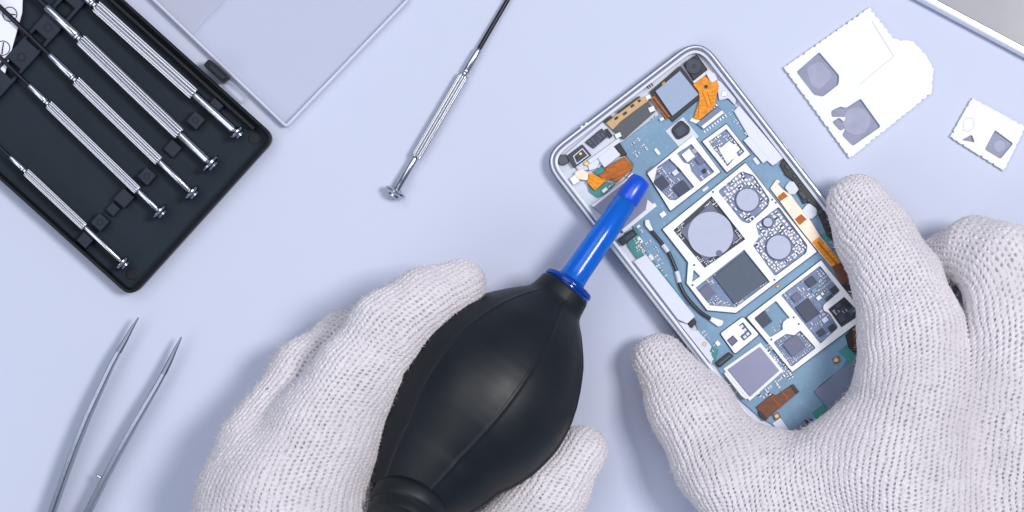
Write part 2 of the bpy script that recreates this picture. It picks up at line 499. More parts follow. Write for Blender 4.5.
# ------------------------------------------------------------------ white cover plates
def cover(name, outer, z, label, patches, lines, marks):
    c = Vector((sum(p[0] for p in outer) / len(outer), sum(p[1] for p in outer) / len(outer)))
    # notched edge: small teeth round the outline
    teeth = []
    N = len(outer)
    for i in range(N):
        a, b = Vector(outer[i]), Vector(outer[(i + 1) % N])
        L = (b - a).length
        n = Vector((-(b - a).y, (b - a).x)).normalized()
        if (c - a).dot(n) < 0: n = -n
        k = max(1, int(L / 6.5))
        for j in range(k):
            w_ = random.uniform(0.45, 0.72); dd = random.choice((0.5, 0.8, 1.1, 0.3))
            for t, d in ((0.0, 0), (w_, 0), (w_ + 0.04, dd), (0.92, dd), (0.96, 0)):
                q = a + (b - a) * ((j + t) / k) + n * (d if 0 < j + t else 0)
                teeth.append((q.x, q.y))
    root = obj(name, slab(teeth, 1.2, z, z, [fillet(p, 2, 3) for p in patches]), M['label_white'], None, W(c.x, c.y), bevel=0.3)
    tag(root, label, 'cover plate', 'white cover plates lying by the phone')
    for i, p in enumerate(patches):
        obj('window_film', slab(inset(fillet(p, 2, 3), -0.6), 0.8, 1.6, z), M['label_patch'], root)
    for pts, w in lines:
        bm = bmesh.new()
        for a, b in zip(pts, pts[1:]):
            a, b = Vector(a), Vector(b)
            m = (a + b) / 2
            prism(bm, rect(m.x, m.y, (b - a).length, w, math.degrees(math.atan2(b.y - a.y, b.x - a.x))), z - 0.2, z + 0.7, z)
        obj('embossed_line', bm, M['label_relief_shade'], root, bevel=0.3)
    for nm, pts, z0, z1, m in marks:
        obj(nm, slab(pts, z0, z1, z), M[m], root, bevel=0.2)
    return root
cover('cover_plate', [(783.5, 67.5), (869.5, 7), (893.8, 38.5), (912.5, 41), (924.8, 52.8), (933.8, 68.6), (931.8, 93.2), (850, 158.5)], 5,
      'large white cut-out cover plate with a clipped round corner and two grey windows',
      [[(796.4, 72), (819.2, 52), (839.3, 75.6), (838.6, 84.4), (822.8, 96.7), (814, 95)],
       [(860.7, 98.5), (880.8, 126.6), (852.7, 146), (842, 135.4), (845.6, 128), (840, 131), (832, 122), (839, 117.5), (844, 122), (846, 117), (831.6, 117), (831, 111), (840, 106.5), (846, 108)]],
      [([(872, 21), (893.8, 56.3), (859.7, 84.4)], 0.8)],
      [('adhesive_spot', circ(857, 121, 14, 30), 1.5, 2.0, 'label_patch2'), ('adhesive_spot', fillet([(806, 68), (820, 60), (834, 76), (820, 90), (812, 86)], 5), 1.5, 2.0, 'label_patch2'),
       ])
cover('cover_plate', [(972.2, 97.8), (1026, 127), (1004, 171), (950, 137)], 5,
      'small white cut-out cover plate with one square grey window, at the right edge',
      [[(995, 130), (1013.4, 143.5), (1000.4, 159), (984.6, 149.5)], [(961.5, 140), (972, 134.5), (975, 142.5)]],
      [([(963.5, 122), (967, 117.5), (973, 119), (974.5, 125), (969, 132), (963, 129.5), (963.5, 122)], 0.7)], [('adhesive_spot', circ(1000, 146, 6, 24), 1.5, 2.0, 'label_patch2')])

# ------------------------------------------------------------------ silver device at the corner
dv = thing('tablet', 'corner of a silver tablet with grey panel, at the upper right', 'tablet', W(1150, -120))
dpts = [(917.5, 0), (1100, 97.5), (1340, -350), (1157, -447)]
d0 = Vector((917.5, 0)); du = Vector((102, 54.5)).normalized(); dn = Vector((du.y, -du.x))
def dq(a, b):
    p = d0 + du * a + dn * b
    return (p.x, p.y)
dpts = fillet([dq(-260, 0), dq(300, 0), dq(300, 400), dq(-260, 400)], 26, 6)
obj('rim', ring(dpts, [(1.5, 1), (0, 4), (0, 9), (1.2, 12), (4, 12.4), (8.4, 12.4), (8.8, 10.5), (8.8, 1)], 12), M['device_rim'], dv, smooth='auto')
obj('panel', slab(inset(dpts, 8.9), 2, 11.6, 12), M['device_panel'], dv)
obj('panel_seam', ring(inset(dpts, 8.5), [(0, 10), (0, 12.1), (0.9, 12.1), (0.9, 10)], 12), M['frame_groove'], dv)

# ------------------------------------------------------------------ air blower
def blow(t):
    """axis of the blower: t units from the collar towards the tail"""
    x, y = 566 - 0.603 * t, 288 + 0.798 * t
    return W(x, y, 70 + 0.17 * t)
pb0, pb1 = blow(0), blow(270)
blower = thing('air_blower', 'black rubber air blower with translucent blue nozzle, held in a gloved hand', 'air blower', Vector((blow(130).x, blow(130).y, 0)))
prof0 = [(0, 24), (2, 27), (8, 28), (15, 29.2), (19, 30.8), (22, 33), (26, 37), (31, 42), (38, 48.5), (46, 55.5), (55, 62.5), (65, 68.5), (75, 74), (90, 81), (103, 85.5), (117, 88.5), (130, 90), (143, 89.5), (155, 88), (167, 85.5), (178, 81.5), (190, 76), (202, 69), (214, 66), (226, 61.5), (238, 56), (248, 50.5), (256, 46), (261, 43), (265, 40)]
prof = []
for (t0, r0), (t1, r1) in zip(prof0, prof0[1:]):
    for k in range(3):
        prof.append((t0 + (t1 - t0) * k / 3, (r0 + (r1 - r0) * k / 3) * 0.975))
prof.append((265, 39.5))
bm = lathe(bmesh.new(), pb0, pb1, prof, 400, seams=(-13, 41, 100, 160, 220, 285), sd=1.15, caps=False)
bulb = obj('bulb', bm, M['rubber'], blower, smooth=True)
tv0 = W(415, 490, 131)
tv1 = W(400, 525, 152)
bm = lathe(bmesh.new(), tv0, tv1, [(-16, 30), (-8, 35), (-2, 36), (0, 35), (1, 33.5), (5, 33), (8, 34.5), (10, 36), (13, 36.5), (22, 36.5), (25, 35), (26, 33.5), (30, 33.5), (34, 34.5), (38, 34), (40, 30), (41, 25), (38, 22), (34, 20), (33, 12), (33, 2)], 64)
obj('inlet_valve', bm, M['rubber'], blower, smooth='auto', angle=50)
# nozzle
n0 = W(566, 288, 70)
n1 = W(641.5, 178.5, 50)
nl = (n1 - n0).length / K
bm = lathe(bmesh.new(), n0, n1, [(-6, 11), (-6, 22), (-3, 25.5), (-1, 26), (0, 25), (0.5, 23.5), (1.5, 23.5), (2, 25.5), (4, 26), (6, 25.4), (7, 23), (7.6, 18), (8.5, 14.5), (10, 13), (10, 10)], 56)
obj('collar', bm, M['blue_collar'], blower, smooth='auto', angle=60)
bm = lathe(bmesh.new(), n0, n1, [(9, 14.6), (12, 13.8), (20, 13.3), (60, 12.7), (nl - 30, 12.0), (nl - 29, 11.0), (nl - 27, 10.8), (nl - 27, 7.6), (60, 8.8), (9, 9.8)], 56)
bm.faces.ensure_lookup_table()
obj('nozzle', bm, M['blue'], blower, smooth='auto', angle=50)
bm = lathe(bmesh.new(), n0, n1, [(nl - 28, 9.5), (nl - 27, 11.4), (nl - 25.5, 12.0), (nl - 12, 11.3), (nl - 4, 10.6), (nl - 1, 9.2), (nl, 7.0), (nl - 0.5, 4.2), (nl - 12, 3.6)], 56)
obj('nozzle_tip', bm, M['blue_tip'], blower, smooth='auto', angle=50)

# ------------------------------------------------------------------ the phone
PZ = 22
U = Vector((0.793, -0.609)); V = Vector((0.609, 0.793))
PO = Vector((543.6, 159.4)) - V * 3.2 - U * 2.2
def ph(a, b):
    p = PO + U * a + V * b
    return (p.x, p.y)
PW, PL = 202.2, 402
phone = thing('smartphone', 'opened smartphone without its back, circuit board bare, held in a gloved hand', 'smartphone', W(*ph(PW / 2, PL / 2)))
po = fillet([ph(0, 0), ph(PW, 0), ph(PW, PL), ph(0, PL)], 27, 8)
obj('rim', ring(po, [(2, 1.5), (0.4, 4), (0, 9), (0.3, 14), (1.2, 15.4), (1.6, 19.4), (2.3, 20.5), (3.7, 20.7), (4.3, 20.0), (4.6, 18.6), (5.2, 18.2), (5.2, 11), (5.2, 2)], PZ), M['frame'], phone, smooth='auto', angle=30)
obj('rim_groove', ring(inset(po, 0.25), [(-0.05, 14.6), (0.5, 15.5), (1.6, 15.6), (1.6, 14.4)], PZ), M['frame_groove'], phone)
mid = obj('midframe', slab(inset(po, 5.1), 2, 9, PZ), M['midframe'], phone)
obj('inner_ledge', ring(inset(po, 5.3), [(0, 9), (0, 17.2), (1.6, 17.6), (3.6, 17.2), (3.6, 9)], PZ), M['pale'], mid)
obj('seal_strip', ring(inset(po, 5.05), [(0, 17), (0, 18.6), (0.9, 18.6), (0.9, 17)], PZ), M['frame_groove'], mid)

def part(name, pts, z0, z1, m, parent, bevel=0.35, holes=()):
    return obj(name, slab(pts, z0, z1, PZ, holes), M[m], parent, bevel=bevel)

pcb_pts = [(618, 146), (661, 113), (672, 120), (700, 98), (722, 96), (737, 106), (736, 111), (742, 122), (748, 137), (763, 163), (767, 161), (773, 167), (786, 160), (800, 186), (818, 213), (834, 236), (832, 262), (845, 285), (870, 330), (886, 372), (850, 412), (812, 446), (760, 418), (742, 402), (722, 375), (706, 350), (694, 318), (684, 303), (652, 262), (642, 245), (628, 215), (612, 195), (632, 172), (634, 164)]
pcb = part('circuit_board', pcb_pts, 9, 12, 'pcb', phone, 0.2)
ANG = math.degrees(math.atan2(U.y, U.x))

def shield(outer, bays, z1=16.5, m='white_metal'):
    part('solder_line', inset(outer, -1.0), 11.9, 12.35, 'solder_line', pcb, 0)
    s_ = part('shield_frame', outer, 12, z1, m, pcb, 0.45, bays)
    return s_
def bay(pts, m='pcb_bay'):
    return part('bay_floor', inset(pts, -0.5), 12.02, 12.5, m, pcb, 0)
def chip(cx, cy, w, h=None, m='chip', z=15.2, da=0.0):
    return part('chip', rect(cx, cy, w, h or w, ANG + da), 12.4, z, m, pcb, 0.3)

# tiny passive parts spread inside a polygon, one mesh for each field
def inside(p, poly):
    x, y = p
    r = False
    n = len(poly)
    for i in range(n):
        (x1, y1), (x2, y2) = poly[i - 1], poly[i]
        if (y1 > y) != (y2 > y) and x < (x2 - x1) * (y - y1) / (y2 - y1) + x1:
            r = not r
    return r
def passives(poly, step, avoid=(), size=(2.0, 3.6), fill=0.75, z=12.4):
    """small soldered resistors and capacitors, each a body with two tin ends"""
    bm = bmesh.new()
    c = Vector((sum(p[0] for p in poly) / len(poly), sum(p[1] for p in poly) / len(poly)))
    n = 0
    R = 60
    k = int(R / step)
    for i in range(-k, k + 1):
        for j in range(-k, k + 1):
            q = c + U * ((i + random.uniform(-.12, .12)) * step) + V * ((j + random.uniform(-.12, .12)) * step)
            if random.random() > fill or not inside(q, inset(poly, 1.2)):
                continue
            if any((q - Vector(a[:2])).length < a[2] for a in avoid):
                continue
            w = random.uniform(*size); h = w * random.uniform(0.5, 0.7)
            an = ANG + (90 if random.random() < 0.5 else 0)
            hh = random.uniform(0.8, 1.9)
            mi = random.choice((0, 0, 1, 2, 3))
            d = Vector((math.cos(math.radians(an)), math.sin(math.radians(an))))
            nf = len(bm.faces)
            prism(bm, rect(q.x, q.y, w * 0.55, h, an), z, z + hh, PZ)
            bm.faces.ensure_lookup_table()
            for f_ in bm.faces[nf:]: f_.material_index = mi
            nf = len(bm.faces)
            for sg in (-1, 1):
                prism(bm, rect(q.x + d.x * sg * w * 0.4, q.y + d.y * sg * w * 0.4, w * 0.26, h * 1.05, an), z, z + hh + 0.12, PZ)
            bm.faces.ensure_lookup_table()
            for f_ in bm.faces[nf:]: f_.material_index = 4
            n += 1
    if n == 0:
        bm.free(); return
    o_ = obj('surface_components', bm, [M['ceramic'], M['navy'], M['chip_grey'], M['ceramic'], M['solder']], pcb)
    o_['kind'] = 'stuff'
    return o_
def blockrow(pts, w, h, m, z0=12.4, z1=14.6, da=0, name='component'):
    for (x, y) in pts:
        part(name, rect(x, y, w, h, ANG + da), z0, z1, m, pcb, 0.25)

# --- shield with two bays, beside the nozzle
b1 = [(658, 167.5), (670, 159), (680, 169), (695, 187.5), (676, 201), (670, 200.6), (654, 184)]
b2 = [(677.5, 154), (692, 144.5), (715, 172.5), (701, 182.5), (692, 172), (690, 165), (684, 163)]
shield([(648, 174), (694, 136), (721, 172.5), (671, 211.5)], [b1, b2]); bay(b1); bay(b2)
chip(662, 184, 12); chip(682, 189, 13.5, 12); chip(653.5, 172.5, 9, m='chip_grey')
chip(689, 156, 10, m='white_metal'); chip(701, 160.5, 7.5, m='chip_grey'); chip(705, 171.5, 3.8, m='black'); chip(676, 173, 6, 5, m='pale'); chip(680, 170, 3.5, m='black'); chip(696, 151, 6, 5, 'ceramic')
passives(b1, 3.4, [(662, 184, 9), (682, 189, 9.5), (670, 164, 8), (676, 173, 5), (653, 172, 6)], (1.8, 3.0))
passives(b2, 4.0, [(689, 156, 7.5), (701, 160.5, 6), (705, 171.5, 3.5), (696, 151, 4)], (2.4, 3.6), 0.7)
# --- single bay at the upper right
b3 = [(709, 142.5), (727, 129.5), (745, 152), (740, 157), (737, 156), (728, 167)]
shield([(703, 142), (727, 124.5), (751, 155), (727.5, 173)], [b3]); bay(b3)
part('inner_plate', [(719.5, 150), (730, 141), (733, 145), (737, 144), (741, 150), (737, 153), (739, 157), (733, 160), (728, 165)], 12.5, 15.4, 'white_metal', pcb, 0.4)
passives(b3, 3.6, [(731, 152, 9)], (2.2, 3.6), 0.9)
# --- the big four-bay shield
c1 = [(674, 231), (712, 197), (745.5, 240), (705, 268.5)]
c2 = fillet([(718.5, 192), (742, 172), (754, 176), (770, 200), (768.5, 207), (749, 224.5), (742, 222)], 2, 2)
c3 = fillet([(756, 225), (779, 207.5), (807.5, 246), (806.5, 253.5), (775, 277), (753, 246), (759.5, 238)], 2, 2)
c4 = [(696, 288.5), (744.5, 250.5), (770, 282.5), (736, 308), (710, 306)]
c5 = [(694, 270.5), (700.5, 277), (692.5, 282.5)]
shield([(663, 230), (746, 163.5), (817, 252.5), (787, 275), (736, 313.6), (707.5, 311), (687, 284), (688.5, 263)], [c1, c2, c3, c4, c5], 17)
bay(c1, 'navy'); bay(c2); bay(c3); bay(c4); bay(c5, 'pcb')
ch = part('chip', inset(c1, 4.5), 12.4, 15.0, 'chip_grey', pcb, 0.3)
part('thermal_pad', circ(711, 235, 22.6, 48), 15.0, 15.6, 'disc', ch, 0.2)
part('orientation_dot', circ(719.5, 254, 3.2, 20), 15.6, 15.9, 'chip_grey', ch, 0)
passives(c1, 2.9, [(710, 233, 26.5)], (1.8, 2.6), 0.95, 12.5)
for (x, y) in ((690, 248), (692, 251), (728, 216)):
    pass
e_ = part('chip', circ(748, 200.6, 12.2, 30), 12.4, 14.8, 'chip_grey', pcb, 0.3)
part('thermal_pad', circ(748, 200.6, 11.2, 36), 14.8, 15.6, 'disc', e_, 0.2)
passives(c2, 4.7, [(748, 200.6, 14)], (3.8, 5.0), 1.0)
e_ = part('chip', circ(779, 248, 13, 30), 12.4, 14.8, 'chip_grey', pcb, 0.3)
part('thermal_pad', circ(779, 248, 12, 36), 14.8, 15.6, 'disc', e_, 0.2)
e_ = part('chip', circ(768.3, 223, 5.4, 24), 12.4, 14.8, 'navy', pcb, 0.3)
part('thermal_pad', circ(768.3, 223, 4.6, 24), 14.8, 15.4, 'disc', e_, 0.2)
passives(c3, 4.5, [(779, 248, 14.8), (768.3, 223, 7)], (3.6, 4.8), 1.0)
part('chip', [(714, 277), (744, 253.3), (767.5, 281), (735, 304.5)], 12.4, 15.4, 'chip_blue', pcb, 0.3)
chip(706.5, 293, 13, 12, 'chip_grey')
passives(c4, 3.0, [(740, 279, 22), (728, 287, 15), (752, 272, 14), (706.5, 293, 9.5), (745, 262, 8)], (1.8, 2.8), 0.9)
# --- lower right shield
q1 = fillet([(754, 319), (776, 301.5), (790, 319), (783, 322), (783, 330), (770, 338)], 1.5, 2)
q2 = fillet([(773, 343), (786, 334.5), (794, 336), (800, 331), (815.5, 348.5), (791, 367.5)], 1.5, 2)
q3 = fillet([(781, 296), (820, 266.5), (840, 291.5), (823, 306), (823, 311), (829, 314), (838, 328), (820, 344.5)], 1.5, 2)
q4 = [(828, 310), (844, 297.5), (861, 315), (841, 328)]
shield([(747, 318), (821, 261), (866, 317), (792, 372.5)], [q1, q2, q3, q4], 17)
bay(q1, 'pcb'); bay(q2); bay(q3); bay(q4, 'navy')
part('shield_disc', circ(790.5, 327, 8.2, 28), 16.6, 17.3, 'white_metal', pcb, 0.3)
chip(763, 320.6, 13.5); chip(794, 346, 17, 16, m='chip_grey'); chip(811, 282.5, 9.5, 8.5); chip(807.5, 311, 16, 19); chip(796.5, 298, 8.5, 7.5, 'chip_grey')
chip(830, 299.5, 7.5, 6, 'navy'); chip(834.5, 290.5, 7.5, 6.5, 'navy'); chip(821, 333, 7, 6, 'navy'); chip(832, 328.5, 7, 6, 'navy'); chip(819, 298.5, 5, 4, 'white_metal'); chip(822.5, 294.5, 3, 3, 'white_metal'); chip(814.5, 291.5, 5, 5, 'pcb'); chip(825, 320.5, 6, 5, 'pale')
passives(q1, 3.4, [(763, 320.6, 10), (778, 312, 10)], (1.4, 2.2), 0.5)
passives(q2, 3.0, [(794, 346, 11.5)], (1.6, 2.4), 0.9)
passives(q3, 3.6, [(811, 282.5, 7.5), (807.5, 311, 13.5), (796.5, 298, 6.5), (830, 299.5, 6), (834.5, 290.5, 6), (821, 333, 6), (832, 328.5, 6), (819, 298.5, 5), (825, 320.5, 4)], (1.6, 3.0), 0.75)
chip(838, 306, 6, 5, 'chip'); chip(846, 304, 5, 6, 'black'); chip(852, 312, 7, 6, 'chip_blue'); chip(842, 319, 8, 7, 'chip')
passives(q4, 3.6, [(838, 306, 5), (846, 304, 5), (852, 312, 5.5), (842, 319, 6)], (1.8, 3.0), 0.6)
# --- small white shield with grooves
r1 = fillet(rect(745, 331.5, 5, 19, ANG + 90 - 90 + 0), 1, 2)
sh5 = shield(fillet([(720.6, 334), (743, 317.5), (759, 335), (735, 354.5)], 2, 3), [[(739, 326), (743, 323), (752, 334.5), (744, 341.5), (740, 337), (745, 333)], [(727, 341), (733, 336), (738, 341.5), (732, 347)]], 16)
part('bay_floor', inset([(720.6, 334), (743, 317.5), (759, 335), (735, 354.5)], 2), 12.05, 12.6, 'chip_grey', pcb, 0)
for (x, y) in ((742, 327), (745, 330.5), (748, 334.5), (745, 337.5)):
    part('chip', rect(x, y, 3.4, 3.0, ANG), 12.6, 15.2, 'pale', pcb, 0.3)
chip(732.5, 341.5, 7, 6.5, 'chip_grey', 15.5)
# --- silver covered chip below it
sq = [(728, 370), (760, 347.5), (779, 371), (750, 397)]
part('shield_frame', inset(sq, -3.2), 12, 14.2, 'white_metal', pcb, 0.4)
part('chip', sq, 14.1, 16.2, 'mirror2', pcb, 0.4)
part('tab', [(724, 374), (728, 371), (741, 384), (750, 397), (746, 400), (741, 396)], 12, 13.8, 'white_metal', pcb, 0.4)
part('damper', fillet([(722, 373), (727, 376), (738, 384), (745, 399), (741, 401)], 2, 3), 11.5, 13.4, 'charcoal', pcb, 0.4)
passives([(762, 346), (770, 343), (796, 374), (778, 392), (756, 404), (752, 400), (781, 374)], 4.2, [], (2.6, 4.2), 0.7, 12.0)
part('connector', [(714.5, 364), (729, 352.5), (734, 356.5), (720, 368)], 12, 16, 'black', pcb, 0.6)
part('connector_rib', [(718, 364.5), (730, 355), (731.5, 356.5), (719.5, 366)], 16, 16.8, 'chip_blue', pcb, 0.3)
# scattered tiny parts on the open board
for poly, st, fl in (([(624, 146), (640, 136), (652, 150), (640, 160), (634, 160)], 3.9, 0.62), ([(650, 112), (662, 116), (655, 124), (648, 120)], 3.8, 0.4), ([(714, 112), (736, 108), (762, 160), (756, 164), (734, 124)], 4.4, 0.5),
                     ([(636, 230), (646, 228), (668, 262), (676, 285), (668, 280), (650, 258)], 4.2, 0.42), ([(688, 322), (704, 326), (720, 348), (714, 362), (704, 350)], 4.2, 0.55)):
    passives(poly, st, [], (1.6, 3.2), fl, 12.0)
for (x, y, w, h, m) in ((658, 152, 3.2, 7.5, 'white_metal'), (663.5, 215, 6, 5, 'white_metal'), (640.5, 240.5, 3.4, 7, 'white_metal'), (718, 344, 4, 5, 'white_metal'), (706, 189.5, 7, 3, 'pale'), (652, 258, 4, 6, 'pale'), (757, 161.5, 4, 8, 'pale'), (778, 287, 3, 2, 'gold'), (639, 227, 4, 2.5, 'white_metal'), (808, 258, 3, 2, 'pale')):
    part('component', rect(x, y, w, h, ANG), 12, 14.2, m, pcb, 0.3)
# screws / test points on the shields
for (x, y) in ((713.5, 192.7), (772.5, 200.5), (776, 203.5), (694.5, 265.8), (692.8, 285.8), (774.5, 280.6), (771.2, 340.2), (793.5, 318), (798.5, 324.6), (739, 145.8)):
    part('rivet', circ(x, y, 1.0, 14), 16.5, 17.5, 'chip', pcb, 0)
# --- upper area: cameras, flex cables, speaker parts
cam = part('camera_module', [(650.5, 92), (681, 65.5), (703.5, 96.5), (673, 122.5)], 9, 14, 'black', phone, 0.6)
part('camera_cover', [(656, 91.5), (680.6, 71), (699.5, 95), (673, 116.5)], 14, 17.5, 'mirror', cam, 0.5)
part('flex_strip', [(651, 99), (655, 95.5), (671, 116.5), (667.5, 120)], 14, 15.2, 'orange_dk', cam, 0.3)
part('flex_line', [(653, 99.5), (654.5, 98.5), (669.5, 118), (668.5, 119)], 15.2, 15.6, 'black', cam, 0)
part('spacer', [(662, 84), (665, 81.4), (667, 84), (664, 86.6)], 14, 16, 'orange', cam, 0.3)
fc = part('front_camera', [(684, 64), (697.5, 54.5), (708.5, 69.5), (694.5, 81)], 9, 17, 'black', phone, 0.8)
part('lens_barrel', circ(694.5, 66.5, 8.2, 32), 17, 18.4, 'navy', fc, 0.7)
part('lens_ring', circ(694.5, 66.5, 5.2, 28), 18.4, 18.9, 'chip', fc, 0.3)
part('lens', circ(694.8, 66.8, 2.4, 20), 18.9, 19.4, 'black', fc, 0.5)
part('camera_foot', [(693.5, 81.5), (708, 70), (710, 72.5), (695, 84)], 9, 15, 'pale', fc, 0.4)
part('bracket', fillet([(706, 72.5), (709, 70), (716, 74), (718.5, 80), (713, 83), (711, 81.5)], 1, 2), 9, 16, 'pale', phone, 0.5)
def flexcable(pts, m, z0=13, z1=15.2, name='flex_cable', parent=None, traces=0):
    return part(name, pts, z0, z1, m, parent or phone, 0.4)
fl1 = flexcable(fillet([(693.5, 84.5), (706, 75.5), (711, 81.5), (717.5, 80.6), (720, 87), (717, 98), (716.5, 106), (701, 120.5), (694, 119.5), (700.5, 100), (699, 91)], 1.5, 2), 'orange', 13.5, 15.5)
part('locating_hole', circ(706.8, 87, 1.9, 18), 15.5, 15.8, 'black', fl1, 0)
bmx = bmesh.new()
for a, b in (((703, 92), (709, 108)), ((708, 92), (712, 105)), ((700, 99), (699, 117))):
    a, b = Vector(a), Vector(b); m_ = (a + b) / 2
    prism(bmx, rect(m_.x, m_.y, (b - a).length, 0.7, math.degrees(math.atan2(b.y - a.y, b.x - a.x))), 15.4, 15.75, PZ)
obj('trace', bmx, M['orange_dk'], fl1)
part('stiffener', [(690, 121), (693, 118), (702, 121), (697, 124)], 12.5, 14.5, 'white_metal', pcb, 0.3)
cn = part('connector', [(697, 124), (719, 106.5), (725, 113.5), (704, 130)], 12, 15.5, 'slate', pcb, 0.5)
part('connector_bar', [(702, 126.8), (722.6, 110.8), (724.6, 113.6), (704.2, 129.4)], 15.4, 16.4, 'white_metal', pcb, 0.3)
bmx = bmesh.new()
for k in range(9):
    t = k / 8
    prism(bmx, rect(705.5 + 21 * t, 132 - 16.2 * t, 1.3, 2.2, ANG), 12, 13.2, PZ)
    prism(bmx, rect(696.5 + 21 * t, 121.5 - 16.2 * t, 1.3, 2.0, ANG), 12, 13.2, PZ)
obj('connector_pins', bmx, M['solder'], pcb)
part('bracket', [(666, 131), (684, 117), (700, 137), (694, 141), (681, 149)], 11.9, 12.9, 'midframe', pcb, 0.3)
mi_ = part('microphone', fillet([(671, 130), (682, 119.5), (691, 128), (690, 134), (678, 141)], 4, 3), 12.9, 15.4, 'black', pcb, 0.7)
part('microphone_cover', fillet([(674, 131), (683, 124), (689, 131), (680, 138.5)], 2, 3), 15.4, 16.6, 'chip', pcb, 0.4)
part('bracket', [(734.5, 111.5), (740, 106), (784, 158.5), (773.5, 166.5), (767, 161), (763, 163.5), (747.5, 140), (749.5, 137.5)], 9, 15.5, 'pale', phone, 0.5)
part('bracket', [(744, 141), (750, 136.5), (770, 160), (763.5, 164)], 15.4, 16.4, 'pale', phone, 0.4)
pl = part('screw_plate', fillet([(717.5, 80), (722, 82), (737, 100), (736, 106), (729, 98.5), (720, 101), (719, 95)], 1.5, 2), 9, 15, 'midframe', phone, 0.4)
part('screw', circ(725.2, 94, 3.0, 18), 15, 15.8, 'steel', pl, 0.3)
# tan and charcoal film
sp = part('film', [(606.5, 123), (640, 97.5), (648, 96.5), (649, 101), (621.5, 121.5), (613.5, 130)], 9, 14.6, 'tan', phone, 0.3)
part('film', [(613.5, 130), (621.5, 121.5), (649, 101), (656, 111.5), (624.5, 139.5)], 9, 14.2, 'charcoal', phone, 0.3)
bmx = bmesh.new()
for (x, y, w) in ((617, 118.4, 4), (625.6, 113.6, 4.5), (633, 106, 4), (640, 101, 3)):
    prism(bmx, rect(x, y, w, 2.4, ANG), 14.5, 15.0, PZ)
prism(bmx, [(604.5, 121.5), (612, 115.5), (613, 117.5), (607, 123)], 9, 15.1, PZ)
prism(bmx, [(618, 112), (640, 96), (641, 97.5), (619, 114)], 9, 15.1, PZ)
obj('slot', bmx, M['black'], sp)
for (x, y, w, h) in ((618.8, 135.7, 6, 4.5), (652.5, 109.5, 6, 5), (649, 97.5, 5, 4), (662.5, 119.5, 4, 3)):
    part('contact_pad', rect(x, y, w, h, ANG + 14), 13, 16, 'white_metal', phone, 0.4)
bmx = bmesh.new()
for k in range(3):
    prism(bmx, rect(648.5 + k * 2.1, 87.9 - k * 1.5, 1.4, 3.2, ANG), 17.3, 18.1, PZ)
obj('vent_slot', bmx, M['black'], phone)
# top left corner parts
part('corner_plate', [(566, 154), (603, 122), (612, 131), (620, 146), (600, 168), (580, 172)], 9, 12.5, 'midframe', phone, 0.5)
jk = part('loudspeaker', [(585.5, 142.5), (602.5, 128.5), (608, 137), (594, 149)], 12, 16, 'navy', phone, 0.6)
bmx = bmesh.new()
for k in range(5):
    for j in range(4):
        if random.random() < 0.75:
            prism(bmx, rect(590 + k * 2.9 + j * 1.4, 142 - k * 2.3 + j * 1.7, 1.6, 1.1, ANG + random.choice((0, 90))), 15.9, 16.5, PZ)
obj('mesh_dots', bmx, M['chip_grey'], jk)
sn = part('sensor_block', [(567, 156.5), (583, 144.5), (592, 155.5), (574.5, 168.5)], 12, 16, 'navy', phone, 0.6)
part('sensor_outline', [(573.5, 156.5), (583, 148.5), (589.5, 156), (577, 165)], 16, 16.7, 'pale', sn, 0.2, [inset([(573.5, 156.5), (583, 148.5), (589.5, 156), (577, 165)], 1.0)])
part('sensor_dot', circ(581.2, 154.2, 1.5, 14), 16, 16.9, 'gold', sn, 0.2)
part('sensor_dot', circ(577.5, 158.5, 1.3, 14), 16, 16.8, 'black', sn, 0.2)
part('rubber_plug', circ(563.5, 160, 5.5, 24), 9, 14, 'charcoal', phone, 0.8)
part('shutter', [(605, 130.5), (608, 128.5), (613.5, 136), (610, 139)], 12, 16.4, 'black', phone, 0.4)
part('crossbar', [(588, 161), (619, 138.5), (621.5, 142), (590.5, 164.5)], 12, 17, 'pale', phone, 0.5)
part('jack_housing', [(598, 158.5), (613, 145.5), (621.5, 155.5), (605, 168.5)], 10, 17.5, 'pale', phone, 0.7)
part('jack_seal', [(614, 145), (619, 141), (628, 155), (622.5, 157)], 10, 15.5, 'black', phone, 0.7)
part('jack_housing', [(588, 164), (598, 157), (601, 161), (597, 169), (590, 171)], 10, 15, 'pale', phone, 0.5)
part('teal_board', [(594, 172), (603, 166), (606, 171), (598, 176)], 10, 13, 'teal', phone, 0.2)
f2 = flexcable(fillet([(605, 169), (625, 157), (634, 166), (631.5, 171), (617, 183), (612, 179)], 1.2, 2), 'orange_dk', 14, 16)
flexcable(fillet([(599, 176), (606, 170.5), (613, 178.5), (606.5, 182)], 1, 2), 'orange_dk', 13, 15.4)
flexcable(fillet([(588.5, 174), (594, 174.5), (601, 178), (607, 181), (595.5, 191.5), (588, 183)], 1.2, 2), 'orange', 13, 15.8)
flexcable(fillet([(575, 173), (581.5, 169), (589.5, 174), (588, 181), (578, 179.5)], 1.2, 2), 'peach', 12.5, 15.6)
part('contact_pad', [(570, 179), (576, 174.5), (580.5, 181.5), (574, 185.5)], 10, 14.6, 'white_metal', phone, 0.5)
part('gold_contact', circ(587, 164, 2.2, 16), 12, 16.5, 'gold', phone, 0.3)
part('teal_board', [(588, 184), (595, 191.5), (606.5, 182), (616, 184), (606, 194), (598, 198), (590, 192)], 9.5, 12.2, 'teal', phone, 0.2)
part('component', rect(605.5, 190.5, 6, 3.4, ANG), 12, 14.5, 'white_metal', phone, 0.4)
passives([(608, 184), (628, 172), (632, 176), (600, 198), (596, 196)], 3.4, [(605.5, 190.5, 5)], (2.0, 3.2), 0.7, 12.2)
gp = part('cover_plate', [(593, 207), (631.5, 178), (656, 206.5), (624, 232)], 11, 15, 'mirror2', phone, 0.5)
